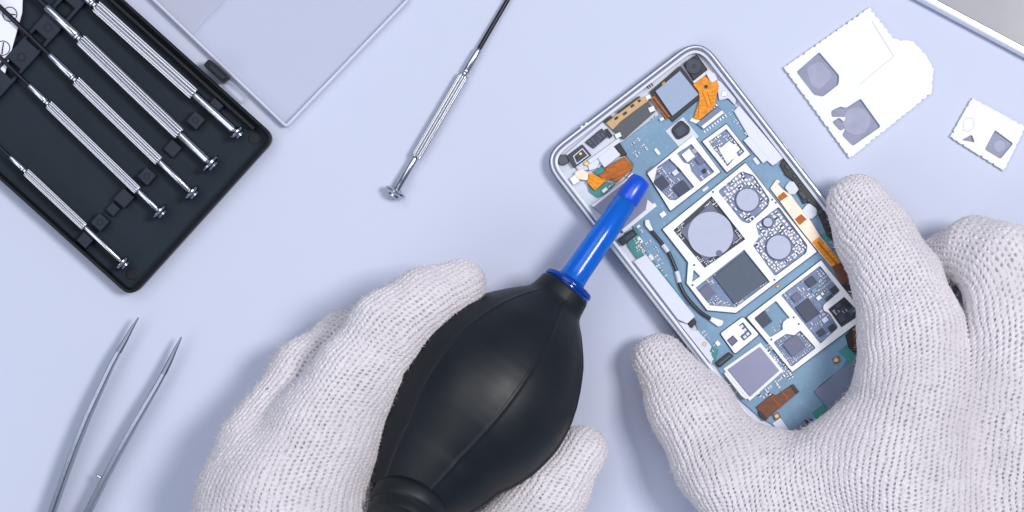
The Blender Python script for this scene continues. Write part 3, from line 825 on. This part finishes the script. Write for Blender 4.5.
part('cover_edge', [(655, 203), (657.5, 206.5), (624.5, 233.5), (622, 230.5)], 12, 15.6, 'white_metal', gp, 0.4)
part('cover_edge', [(592, 206), (631, 176.5), (632, 178), (594, 207.5)], 12, 15.6, 'white_metal', gp, 0.4)
part('component', rect(632, 177, 6, 4.5, ANG), 12, 16.2, 'white_metal', phone, 0.4)
part('component', [(648, 200), (655, 206), (650, 211), (646, 210)], 14.8, 16, 'white_metal', gp, 0.3)
# teal daughter board and black socket by the left rim
tb = part('teal_board', fillet([(626, 233), (637.5, 227.5), (642, 238), (637, 246), (645, 255), (638, 260), (629, 247)], 1, 2), 9.5, 13, 'teal', phone, 0.2)
passives([(632, 240), (640, 234), (648, 252), (640, 258)], 3.6, [], (2.0, 3.4), 0.7, 13)
part('socket', [(618, 240.5), (634, 229.5), (638, 235), (623.5, 246.5)], 10, 16.2, 'black', phone, 0.5)
part('socket_face', [(624, 238.5), (633, 232), (635.5, 235.5), (627, 242)], 16.2, 16.8, 'chip', phone, 0.3)
part('battery_edge', [(634, 262), (646.5, 255), (695.5, 317), (687.5, 324.5), (678, 320)], 9, 15.5, 'pale', phone, 0.6)
part('teal_board', [(648, 257), (655, 262), (684, 301), (690, 306), (685, 306)], 9.2, 12.8, 'teal', phone, 0.1)
part('bracket', [(678, 322), (688, 325), (692, 331), (698, 331), (712, 347), (710, 352), (714, 360), (711, 364)], 9, 14, 'pale', phone, 0.4)
part('component', [(688, 324), (695, 319), (697, 323), (692, 329)], 12, 15.5, 'black', phone, 0.4)
part('gold_contact', circ(704.8, 344.5, 2.2, 16), 14, 14.8, 'gold', phone, 0.2, [circ(704.8, 344.5, 1.2, 16)])
part('teal_board', [(711, 345), (719, 350), (716, 362), (711, 360)], 11, 12.6, 'teal', phone, 0.1)
# antenna cable
cable = obj('antenna_cable', tube(bmesh.new(), [(648, 225, 14.4), (652, 231.5, 15), (662.5, 244, 15.2), (669, 253, 15), (675, 266.5, 15), (678, 275, 15), (681, 287, 15), (688, 299, 15), (700, 312, 15), (711, 319.5, 15), (719, 323.5, 14.4)], 1.9, 10, PZ), M['cable'], phone, smooth=True)
for pts in ([(663.5, 245.5, 15.2), (666, 248.7, 15.2), (668.6, 252.4, 15.1)], [(677, 272, 15.05), (678.6, 277, 15), (680, 283, 15)]):
    obj('cable_sleeve', tube(bmesh.new(), pts, 2.5, 10, PZ), M['pale'], cable, smooth='auto')
for pts in ([(645.5, 220.5), (649.5, 220), (651.5, 226), (654, 231), (651, 232.5), (645.5, 226)], [(711.5, 317.5), (716, 319), (724, 321.5), (722.5, 326), (718.5, 327.5), (709.5, 321)]):
    part('cable_plug', fillet(pts, 1.2, 2), 12, 16.8, 'white_metal', cable, 0.7)
# right-hand flex with pads
f3 = flexcable(fillet([(770.5, 189), (777, 180), (780, 181), (780.5, 184), (778, 184), (783, 190), (791.5, 195.5), (797.5, 204.5), (808.5, 217.5), (820.5, 237), (841, 263), (831.5, 267.5), (813, 245.5), (799.5, 228.5), (779, 200)], 0.8, 1), 'peach', 13.2, 15)
part('flex_window', [(778, 197.5), (784, 192.5), (788.5, 197), (780.5, 202)], 15, 15.4, 'orange_dk', f3, 0.2)
part('flex_window', [(795, 220), (801.5, 214.5), (807, 220), (800, 226)], 15, 15.4, 'orange_dk', f3, 0.2)
part('flex_window', [(812, 243), (819.5, 237.5), (841, 263), (832, 267.5)], 15, 15.5, 'orange', f3, 0.2)
part('flex_window', [(817, 243), (818.5, 242), (838, 265), (836, 266)], 15.5, 15.8, 'orange_dk', f3, 0)
part('flex_end', fillet([(832, 267), (841, 263), (850, 274), (849.5, 282), (842, 286)], 1.6, 2), 13.4, 16.4, 'brown', f3, 0.5)
part('rivet_hole', circ(775.5, 188.4, 2.2, 18), 15, 15.7, 'white_metal', f3, 0.2, [circ(775.5, 188.4, 1.2, 18)])
part('contact_pad', fillet([(785, 188), (790, 181.5), (797, 183), (799.5, 190), (795, 195.5), (790, 195)], 1.5, 2), 13, 15.4, 'midframe', phone, 0.4)
part('contact_pad', fillet([(802, 211), (808, 204), (815, 205.5), (818.5, 214), (812, 220), (808, 219)], 1.5, 2), 13, 15.4, 'midframe', phone, 0.4)
part('antenna_strip', [(780.5, 165.5), (784, 159.5), (806, 186), (831, 216), (837, 232), (834, 243), (827, 236), (816, 209), (808, 203), (804, 205), (798, 194), (799, 190), (793, 181), (786, 176)], 9, 15.8, 'black', phone, 0.6)
bmx = bmesh.new()
for (x, y, w, h) in ((788, 168, 6, 4), (795, 177, 5, 3), (803, 196, 9, 4.5), (809, 201, 4, 3), (820, 213, 4, 6), (826, 222, 4, 5), (800, 186, 3, 3)):
    prism(bmx, rect(x, y, w, h, ANG + 90), 15.7, 17.2, PZ)
obj('antenna_contact', bmx, M['navy'], phone, bevel=0.4)
part('teal_board', [(819, 236), (828, 233), (834, 240), (829, 243)], 9.6, 12.9, 'teal', phone, 0.1)
part('bracket', [(829, 243), (838, 236), (852, 262), (846, 268)], 9, 14.5, 'slate', phone, 0.5)
part('side_bar', [(842, 287), (851, 272), (864, 300), (874, 322), (866, 318)], 9, 16.2, 'black', phone, 0.6)
# lower area
f4 = flexcable([(756, 407.5), (772.5, 394), (776, 396), (791, 385.6), (797.5, 393), (765, 420.5)], 'brown', 12.4, 14.6)
part('flex_end', [(789.5, 386.5), (793, 384.5), (799, 392), (796, 394.5)], 12.2, 15.2, 'black', f4, 0.4)
part('flex_end', [(758, 412), (760, 411), (767.5, 419), (764.5, 421.5), (759, 416)], 12.2, 15.2, 'black', f4, 0.4)
bmx = bmesh.new()
for a, b in (((771.5, 396.5), (781, 408)), ((781, 391), (788.5, 400))):
    a, b = Vector(a), Vector(b); m_ = (a + b) / 2
    prism(bmx, rect(m_.x, m_.y, (b - a).length, 0.8, math.degrees(math.atan2(b.y - a.y, b.x - a.x))), 14.5, 14.9, PZ)
obj('trace', bmx, M['orange_dk'], f4)
for (x, y) in ((776.5, 416.5), (836, 360.5)):
    sw = part('screw_seat', rect(x, y, 7, 6.4, ANG + 12), 12, 14, 'chip_grey', pcb, 0.5)
    part('screw', circ(x, y, 2.4, 18), 14, 15.4, 'gold', pcb, 0.4)
part('antenna_strip', [(845, 336), (856, 324), (866, 330), (866, 350), (856, 356), (848, 348)], 12, 14, 'black', phone, 0.4)
part('flex_cable', [(852, 330), (856, 328), (858, 346), (854, 350)], 14, 15.2, 'brown', phone, 0.3)
part('teal_board', [(838, 352), (848, 344), (862, 346), (868, 362), (840, 372), (846, 360)], 12, 12.7, 'teal', phone, 0.1)
part('slate_plate', [(814, 392), (838, 371), (880, 344), (896, 372), (850, 420), (828, 411)], 12, 15.4, 'slate', phone, 0.5)
part('plate_gap', [(818, 387.5), (833, 375), (834, 377.5), (819, 389.5)], 12, 13.2, 'black', phone, 0.1)
part('teal_board', [(812, 413), (826, 402), (830, 411), (816, 420)], 12, 12.7, 'teal', phone, 0.1)
part('slate_plate', [(789, 434), (806, 418), (826, 424), (812, 440), (796, 448)], 12, 14.6, 'slate', phone, 0.5)
part('plate_gap', [(804, 420), (813, 419.5), (809, 422.5), (806, 424)], 14.4, 15, 'black', phone, 0.1)
part('bracket', [(772, 424), (780, 418), (790, 432), (784, 436)], 12, 13.6, 'pale', phone, 0.4)
for (x, y) in ((587.5, 124.8), (583, 128)):
    part('antenna_break', rect(x, y, 3, 3.5, ANG), 12, 20.5, 'white_metal', phone, 0.6)
for (a0, l) in ((141, 9), (162, 16)):
    x, y = ph(PW + 0.4, a0)
    part('side_button', rect(x, y, 2.4, l, ANG), 6, 12.5, 'frame', phone, 0.8)

# the phone's lower end is lifted off the table by the hand
piv = Vector(W(*ph(PW / 2, 0)))
axis = Vector((U.x, -U.y, 0)).normalized()
loc0 = phone.location.copy()
R = Matrix.Rotation(math.radians(-2.6), 4, axis)
T = Matrix.Translation(piv) @ R @ Matrix.Translation(-piv) @ Matrix.Translation(loc0)
phone.matrix_world = T

# ------------------------------------------------------------------ knitted gloves (hands inside)
def smin(a, b, k):
    h = np.clip(0.5 + 0.5 * (b - a) / k, 0, 1)
    return b * (1 - h) + a * h - k * h * (1 - h)

def wn(n):
    """hand joint on the plan -> place coordinates in units (x right, y up, z, radius)"""
    f = fz(n[2])
    return np.array([(n[0] - 512) * f, (256 - n[1]) * f, n[2], n[3] * f])

def chain_sdf(P, nodes, k):
    d = None
    for a, b in zip(nodes, nodes[1:]):
        ab = b[:3] - a[:3]
        t = np.clip(((P - a[:3]) @ ab) / (ab @ ab), 0, 1)
        q = P - a[:3] - t[..., None] * ab
        e = np.sqrt((q * q).sum(-1)) - (a[3] + (b[3] - a[3]) * t)
        d = e if d is None else smin(d, e, k)
    return d

def surface_nets(S, org, h):
    nx, ny, nz = S.shape
    ins = S < 0
    cnt = np.zeros((nx - 1, ny - 1, nz - 1), np.int8)
    for dx in (0, 1):
        for dy in (0, 1):
            for dz in (0, 1):
                cnt += ins[dx:nx - 1 + dx, dy:ny - 1 + dy, dz:nz - 1 + dz]
    cells = np.argwhere((cnt > 0) & (cnt < 8))
    idx = -np.ones(cnt.shape, np.int64)
    idx[tuple(cells.T)] = np.arange(len(cells))
    acc = np.zeros((len(cells), 3)); num = np.zeros(len(cells))
    corners = [np.array(c) for c in np.ndindex(2, 2, 2)]
    for a in corners:
        for ax in range(3):
            if a[ax] == 0:
                b = a.copy(); b[ax] = 1
                sa = S[tuple((cells + a).T)]; sb = S[tuple((cells + b).T)]
                cr = (sa < 0) != (sb < 0)
                t = np.where(cr, sa / np.where(cr, sa - sb, 1), 0)
                p = cells + a + (b - a) * t[:, None]
                acc[cr] += p[cr]; num[cr] += 1
    verts = org + h * acc / num[:, None]
    quads = []
    for ax in range(3):
        o1, o2 = (ax + 1) % 3, (ax + 2) % 3
        sl0 = [slice(None)] * 3; sl1 = [slice(None)] * 3
        sl0[ax] = slice(0, -1); sl1[ax] = slice(1, None)
        e = np.argwhere(ins[tuple(sl0)] != ins[tuple(sl1)])
        e = e[(e[:, o1] > 0) & (e[:, o2] > 0) & (e[:, o1] < S.shape[o1] - 1) & (e[:, o2] < S.shape[o2] - 1)]
        u = np.zeros(3, int); u[o1] = 1
        v = np.zeros(3, int); v[o2] = 1
        q = np.stack([idx[tuple((e - u - v).T)], idx[tuple((e - v).T)], idx[tuple(e.T)], idx[tuple((e - u).T)]], 1)
        flip = ~ins[tuple(e.T)]
        q[flip] = q[flip][:, ::-1]
        quads.append(q)
    return verts, np.concatenate(quads)

def nbr_table(nv, quads):
    e = np.concatenate([quads[:, [0, 1]], quads[:, [1, 2]], quads[:, [2, 3]], quads[:, [3, 0]]])
    e = np.concatenate([e, e[:, ::-1]])
    e = np.unique(e[:, 0] * nv + e[:, 1])
    a, b = e // nv, e % nv
    deg = np.bincount(a, minlength=nv)
    start = np.concatenate([[0], np.cumsum(deg)[:-1]])
    tab = np.tile(np.arange(nv)[:, None], (1, deg.max()))
    tab[a, np.arange(len(a)) - start[a]] = b
    msk = np.arange(deg.max())[None] < deg[:, None]
    return tab, msk, deg

def normals(v, q):
    n = np.cross(v[q[:, 2]] - v[q[:, 0]], v[q[:, 3]] - v[q[:, 1]])
    N = np.zeros_like(v)
    for k in range(4):
        for c in range(3):
            N[:, c] += np.bincount(q[:, k], n[:, c], len(v))
    return N / np.maximum(1e-9, np.linalg.norm(N, axis=1))[:, None]

def poisson(tab, msk, deg, b, it=900):
    x = np.zeros_like(b)
    Lap = lambda x: deg * x - (x[tab] * msk).sum(1)
    r = b - Lap(x); M_ = 1.0 / deg
    z = M_ * r; p = z.copy(); rz = r @ z; r0 = np.sqrt(r @ r)
    for _ in range(it):
        Ap = Lap(p)
        al = rz / (p @ Ap + 1e-12)
        x += al * p; r -= al * Ap
        if np.sqrt(r @ r) < 1e-4 * r0: break
        z = M_ * r; rz2 = r @ z
        p = z + rz2 / rz * p; rz = rz2
    return x

WALE, COURSE = 4.9, 4.3
def knit_material():
    m = bpy.data.materials.new('white cotton knit')
    m.use_nodes = True
    nt = m.node_tree
    N = nt.nodes
    L = nt.links.new
    b = N['Principled BSDF']
    b.inputs['Base Color'].default_value = lin((221, 216, 223))
    b.inputs['Roughness'].default_value = 0.95
    b.inputs['Specular IOR Level'].default_value = 0.12
    b.inputs['Sheen Weight'].default_value = 0.25
    b.inputs['Sheen Roughness'].default_value = 0.5
    uv = N.new('ShaderNodeUVMap'); uv.uv_map = 'knit'
    tc = N.new('ShaderNodeTexCoord')
    wear = N.new('ShaderNodeTexNoise'); wear.inputs['Scale'].default_value = 26; wear.inputs['Detail'].default_value = 6
    L(tc.outputs['Object'], wear.inputs['Vector'])
    wr = N.new('ShaderNodeValToRGB')
    wr.color_ramp.elements[0].position = 0.30; wr.color_ramp.elements[0].color = lin((202, 196, 201))
    wr.color_ramp.elements[1].position = 0.58; wr.color_ramp.elements[1].color = lin((223, 218, 223))
    L(wear.outputs['Fac'], wr.inputs['Fac']); L(wr.outputs['Color'], b.inputs['Base Color'])
    def noise(scale, detail=2):
        n = N.new('ShaderNodeTexNoise'); n.inputs['Scale'].default_value = scale; n.inputs['Detail'].default_value = detail
        L(tc.outputs['Object'], n.inputs['Vector']); return n
    def mth(op, a, b_=None, c=None):
        n = N.new('ShaderNodeMath'); n.operation = op
        for i, v in enumerate((a, b_, c)):
            if v is None: continue
            if isinstance(v, (int, float)): n.inputs[i].default_value = v
            else: L(v, n.inputs[i])
        return n.outputs[0]
    # uneven knitting: the stitches wander a little
    nz = noise(170, 2)
    sp = N.new('ShaderNodeSeparateXYZ'); L(nz.outputs['Color'], sp.inputs[0])
    su = N.new('ShaderNodeSeparateXYZ'); L(uv.outputs['UV'], su.inputs[0])
    u = mth('ADD', su.outputs[0], mth('MULTIPLY', mth('SUBTRACT', sp.outputs[0], 0.5), 1.0))
    v = mth('ADD', su.outputs[1], mth('MULTIPLY', mth('SUBTRACT', sp.outputs[1], 0.5), 1.3))
    # columns of stitches, every other column half a stitch on; an open hole between the yarn legs
    par = mth('MULTIPLY', mth('FLOORED_MODULO', mth('FLOOR', u), 2.0), 0.5)
    dx = mth('SUBTRACT', mth('FRACT', u), 0.5)
    dv = mth('SUBTRACT', mth('FRACT', mth('ADD', v, par)), 0.5)
    def sq(a, k): return mth('MULTIPLY', mth('MULTIPLY', a, a), k)
    hole = mth('EXPONENT', mth('MULTIPLY', mth('ADD', sq(dx, 34.0), sq(mth('ADD', dv, mth('MULTIPLY', dx, 0.5)), 18.0)), -1.0))
    valley = mth('EXPONENT', sq(dx, -16.0))
    hgt = mth('SUBTRACT', mth('SUBTRACT', 1.0, mth('MULTIPLY', hole, 1.05)), mth('MULTIPLY', valley, 0.04))
    n2 = noise(28, 3)
    amp = N.new('ShaderNodeMapRange'); L(n2.outputs['Fac'], amp.inputs['Value'])
    amp.inputs['From Min'].default_value = 0.32; amp.inputs['From Max'].default_value = 0.68
    amp.inputs['To Min'].default_value = 0.4; amp.inputs['To Max'].default_value = 1.2
    n4 = noise(330, 1)
    amp2 = N.new('ShaderNodeMapRange'); L(n4.outputs['Fac'], amp2.inputs['Value'])
    amp2.inputs['From Min'].default_value = 0.3; amp2.inputs['From Max'].default_value = 0.7
    amp2.inputs['To Min'].default_value = 0.45; amp2.inputs['To Max'].default_value = 1.4
    n3 = noise(1600, 3)
    hh = mth('ADD', mth('MULTIPLY', mth('SUBTRACT', hgt, 0.8), mth('MULTIPLY', amp.outputs[0], amp2.outputs[0])), mth('MULTIPLY', mth('SUBTRACT', n3.outputs['Fac'], 0.5), 0.3))
    dsp = N.new('ShaderNodeDisplacement')
    dsp.inputs['Midlevel'].default_value = 0.0
    dsp.inputs['Scale'].default_value = 5.6 * K
    L(hh, dsp.inputs['Height'])
    L(dsp.outputs[0], N['Material Output'].inputs['Displacement'])
    m.displacement_method = 'BOTH'
    return m
M['knit'] = knit_material()
M['fuzz'] = mat('cotton fibre', (221, 216, 223), 0.95, spec=0.1)

def glove(name, label, palm, fingers, dirs, seed, h=2.15, sag=None):
    palm = [[wn(n) for n in c] for c in palm]
    fingers = [[wn(n) for n in c] for c in fingers]
    allp = np.array([n for c in palm + fingers for n in c])
    lo = (allp[:, :3] - allp[:, 3:]).min(0) - 10
    hi = (allp[:, :3] + allp[:, 3:]).max(0) + 10
    lo[2] = -6
    ax = [np.arange(lo[i], hi[i], h) for i in range(3)]
    S = np.empty([len(a) for a in ax], np.float32)
    gy, gz = np.meshgrid(ax[1], ax[2], indexing='ij')
    for s0 in range(0, len(ax[0]), 24):
        xs = ax[0][s0:s0 + 24]
        P = np.empty((len(xs),) + gy.shape + (3,))
        P[..., 0] = xs[:, None, None]; P[..., 1] = gy; P[..., 2] = gz
        dp = None
        for c in palm:
            e = chain_sdf(P, c, 14)
            dp = e if dp is None else smin(dp, e, 24)
        d = dp
        for c in fingers:
            d = smin(d, smin(chain_sdf(P, c, 12), dp, 13), 2.0)
        # soft folds in the cloth
        d = d + 1.1 * np.sin(P[..., 0] * 0.051 + 0.7 * seed) * np.sin(P[..., 1] * 0.043 + seed) + 0.7 * np.sin(P[..., 0] * 0.09 - P[..., 1] * 0.06 + P[..., 2] * .05)
        S[s0:s0 + 24] = smin(d, 2.0 - P[..., 2], -6)
    v, q = surface_nets(S, lo, h)
    tab, msk, deg = nbr_table(len(v), q)
    for lam in (0.5, -0.52) * 4:
        v = v + lam * ((v[tab] * msk[..., None]).sum(1) / deg[:, None] - v)
    n = normals(v, q)
    # run of the knit: finger directions blended over the surface
    D = np.zeros_like(v); wsum = np.zeros(len(v))
    for pts in dirs:
        for (x0, y0, z0, dx, dy, dz) in pts:
            p = wn((x0, y0, z0, 0))[:3]
            w = np.exp(-((v - p) ** 2).sum(1) ** 0.5 / 16.0)
            D += w[:, None] * (np.array([dx, -dy, dz]) / np.linalg.norm((dx, dy, dz)))
            wsum += w
    D /= np.maximum(1e-12, np.linalg.norm(D, axis=1))[:, None]
    T = D - (D * n).sum(1)[:, None] * n
    tl = np.linalg.norm(T, axis=1)[:, None]
    T = T / np.maximum(tl, 0.35)
    B = np.cross(n, T)
    top = np.tanh((n[:, 2] + 0.25) / 0.12)[:, None]
    Gw = B * top / WALE
    Gc = T / COURSE
    dv_ = v[tab] - v[:, None, :]
    out = []
    for G_ in (Gw, Gc):
        g = 0.5 * ((G_[tab] + G_[:, None, :]) * dv_).sum(-1) * msk
        b = -g.sum(1)
        b -= b.mean()
        out.append(poisson(tab, msk, deg, b))
    base = np.array([v[:, 0].mean(), v[:, 1].mean(), 0])
    me = bpy.data.meshes.new(name)
    me.from_pydata(((v - base) * K).tolist(), [], q.tolist())
    uvl = me.uv_layers.new(name='knit')
    li = q.reshape(-1)
    uvl.data.foreach_set('uv', np.stack([out[0][li], out[1][li]], 1).astype(np.float32).ravel())
    me.polygons.foreach_set('use_smooth', [True] * len(me.polygons))
    me.materials.append(M['knit'])
    o_ = bpy.data.objects.new(name, me)
    COL.objects.link(o_)
    o_.location = base * K
    sb = o_.modifiers.new('weave', 'SUBSURF')
    sb.levels = 0; sb.render_levels = 2
    tag(o_, label, 'gloved hand')
    # loose fibres standing off the knit
    rng = np.random.default_rng(seed)
    nf = 42000
    pick = rng.integers(0, len(v), nf)
    pick = pick[(n[pick, 2] > -0.3)]
    nf = len(pick)
    p0 = v[pick] + rng.normal(0, 1.0, (nf, 3))
    d0_ = n[pick] * 0.55 + rng.normal(0, 0.75, (nf, 3))
    d0_ /= np.linalg.norm(d0_, axis=1)[:, None]
    ln = rng.uniform(2.2, 6.0, nf)[:, None]
    sd = np.cross(d0_, rng.normal(0, 1, (nf, 3))); sd /= np.linalg.norm(sd, axis=1)[:, None]
    bend = rng.normal(0, 0.35, (nf, 3))
    wdt = 0.13
    p1 = p0 + d0_ * ln * 0.55 + bend * ln * 0.3
    p2 = p0 + d0_ * ln * 0.9 + bend * ln
    vv = np.stack([p0 - sd * wdt, p0 + sd * wdt, p1 + sd * wdt, p1 - sd * wdt, p2], 1).reshape(-1, 3)
    ff = []
    for i in range(nf):
        k_ = i * 5
        ff.append((k_, k_ + 1, k_ + 2, k_ + 3)); ff.append((k_ + 3, k_ + 2, k_ + 4))
    mf = bpy.data.meshes.new('fuzz')
    mf.from_pydata(((vv - base) * K).tolist(), [], ff)
    mf.materials.append(M['fuzz'])
    of = bpy.data.objects.new('fuzz', mf)
    COL.objects.link(of)
    of.parent = o_
    of['kind'] = 'stuff'
    return o_

# right hand of the person: thumb left of the phone, index finger along its right side
glove('gloved_hand', 'hand in white knitted glove gripping the lower end of the opened smartphone',
      [[(764, 474, 72, 46), (800, 494, 76, 53), (868, 456, 92, 54)],
       [(918, 400, 98, 64), (905, 470, 95, 78), (930, 560, 90, 85), (965, 700, 85, 76)],
       [(1005, 400, 98, 62), (1040, 520, 88, 80), (1000, 620, 85, 80)], [(1110, 430, 85, 52), (1060, 530, 85, 70)]],
      [[(661, 361, 38, 27), (690, 408, 52, 40), (727, 466, 66, 49), (790, 535, 76, 60)],
       [(857, 206, 44, 31), (876, 240, 56, 37), (896, 278, 72, 42), (912, 335, 90, 52), (918, 400, 98, 62)],
       [(1008, 385, 100, 54), (1014, 312, 98, 44), (1000, 266, 88, 41), (972, 251, 64, 32), (948, 258, 44, 25), (938, 278, 28, 22)],
       [(1065, 400, 92, 54), (1078, 320, 85, 47), (1064, 287, 60, 42), (1046, 302, 32, 30)],
       [(1115, 430, 78, 46), (1138, 362, 66, 41), (1120, 330, 46, 35), (1100, 346, 30, 27)]],
      [[(661, 361, 60, .45, .9, 0), (686, 412, 80, .5, .87, 0), (722, 468, 100, .5, .87, 0), (770, 520, 130, .35, .94, 0)],
       [(745, 430, 80, .5, .87, 0), (790, 450, 110, .15, 1, 0), (840, 430, 120, -.35, .94, 0), (800, 510, 130, .1, 1, 0)],
       [(857, 206, 70, .42, .9, 0), (876, 240, 90, .45, .9, 0), (892, 278, 110, .3, .95, 0), (895, 335, 140, .05, 1, 0), (890, 400, 160, -.25, .97, 0), (870, 460, 160, -.3, .95, 0), (880, 540, 170, -.05, 1, 0)],
       [(955, 420, 160, -.2, .98, 0), (940, 500, 170, -.1, 1, 0)],
       [(1004, 360, 150, -.15, 1, 0), (1010, 300, 140, .1, 1, 0), (990, 240, 110, .45, .6, .5), (950, 250, 70, .3, -.2, .9), (1000, 440, 150, -.1, 1, 0), (1010, 520, 170, 0, 1, 0)]], 3)

# left hand of the person: index finger and thumb round the rubber bulb
glove('gloved_hand', 'hand in white knitted glove holding the black rubber air blower',
      [[(322, 440, 112, 60), (290, 500, 105, 76), (320, 600, 100, 84), (340, 740, 92, 74)],
       [(262, 505, 92, 66), (320, 620, 95, 82)], [(400, 620, 88, 56), (340, 640, 95, 76)]],
      [[(461, 284, 100, 24), (424, 301, 112, 31), (388, 330, 120, 38), (356, 376, 122, 42), (322, 440, 114, 58)],
       [(263, 450, 88, 47), (304, 375, 68, 32), (345, 339, 52, 27), (400, 322, 42, 24), (445, 316, 32, 21)],
       [(252, 500, 76, 52), (288, 432, 54, 35), (332, 390, 42, 27), (392, 362, 28, 23)],
       [(246, 560, 60, 45), (286, 492, 40, 32), (342, 442, 28, 25), (392, 424, 24, 21)],
       [(581, 451, 76, 25), (553, 490, 82, 34), (492, 560, 86, 44), (400, 620, 90, 56)]],
      [[(461, 284, 120, -.8, .55, 0), (424, 301, 140, -.75, .65, 0), (388, 330, 150, -.65, .75, 0), (352, 376, 160, -.5, .87, 0), (335, 440, 170, -.2, .98, 0), (320, 510, 180, .05, 1, 0), (340, 600, 180, .15, 1, 0)],
       [(276, 450, 140, -.45, .9, 0), (318, 380, 100, -.62, .78, 0), (354, 346, 80, -.75, .65, 0), (250, 500, 150, -.3, .95, 0)],
       [(581, 451, 100, -.55, .83, 0), (553, 490, 115, -.6, .8, 0), (492, 560, 130, -.7, .7, 0)]], 5)


# ------------------------------------------------------------------ light
world = bpy.data.worlds.new('World')
sc.world = world
world.use_nodes = True
bg = world.node_tree.nodes['Background']
bg.inputs['Color'].default_value = (0.58, 0.72, 1.0, 1)
bg.inputs['Strength'].default_value = 0.315

def area(name, loc, target, size, power, col=(1, 1, 1), sy=None):
    l = bpy.data.lights.new(name, 'AREA')
    l.shape = 'RECTANGLE'
    l.size = size
    l.size_y = sy or size
    l.energy = power
    l.color = col
    o_ = bpy.data.objects.new(name, l)
    COL.objects.link(o_)
    o_.location = loc
    o_.rotation_euler = (Vector(target) - Vector(loc)).to_track_quat('-Z', 'Y').to_euler()
    return o_
area('key_softbox', (0.86, 0.24, 1.80), (0.0, 0, 0), 0.45, 27.0, (1.0, 0.975, 0.95))
area('top_softbox', (-0.45, 0.65, 2.1), (0, 0, 0), 1.5, 16.0, (1.0, 0.985, 0.97))
area('side_softbox', (-1.2, -0.9, 1.6), (0, 0, 0), 1.0, 8.0, (0.98, 0.98, 1.0))

# ------------------------------------------------------------------ camera
cam_d = bpy.data.cameras.new('camera')
cam_o = bpy.data.objects.new('camera', cam_d)
COL.objects.link(cam_o)
cam_o.location = (0, 0, H * K)
cam_o.rotation_euler = (0, 0, 0)
cam_d.sensor_width = 36
cam_d.lens = 36 * H / 1024
cam_d.clip_start = 0.05
cam_d.clip_end = 50
sc.camera = cam_o
sc.view_settings.view_transform = 'Standard'
sc.view_settings.look = 'None'
sc.view_settings.exposure = 0
sc.view_settings.gamma = 1
sc.cycles.sample_clamp_indirect = 2.5
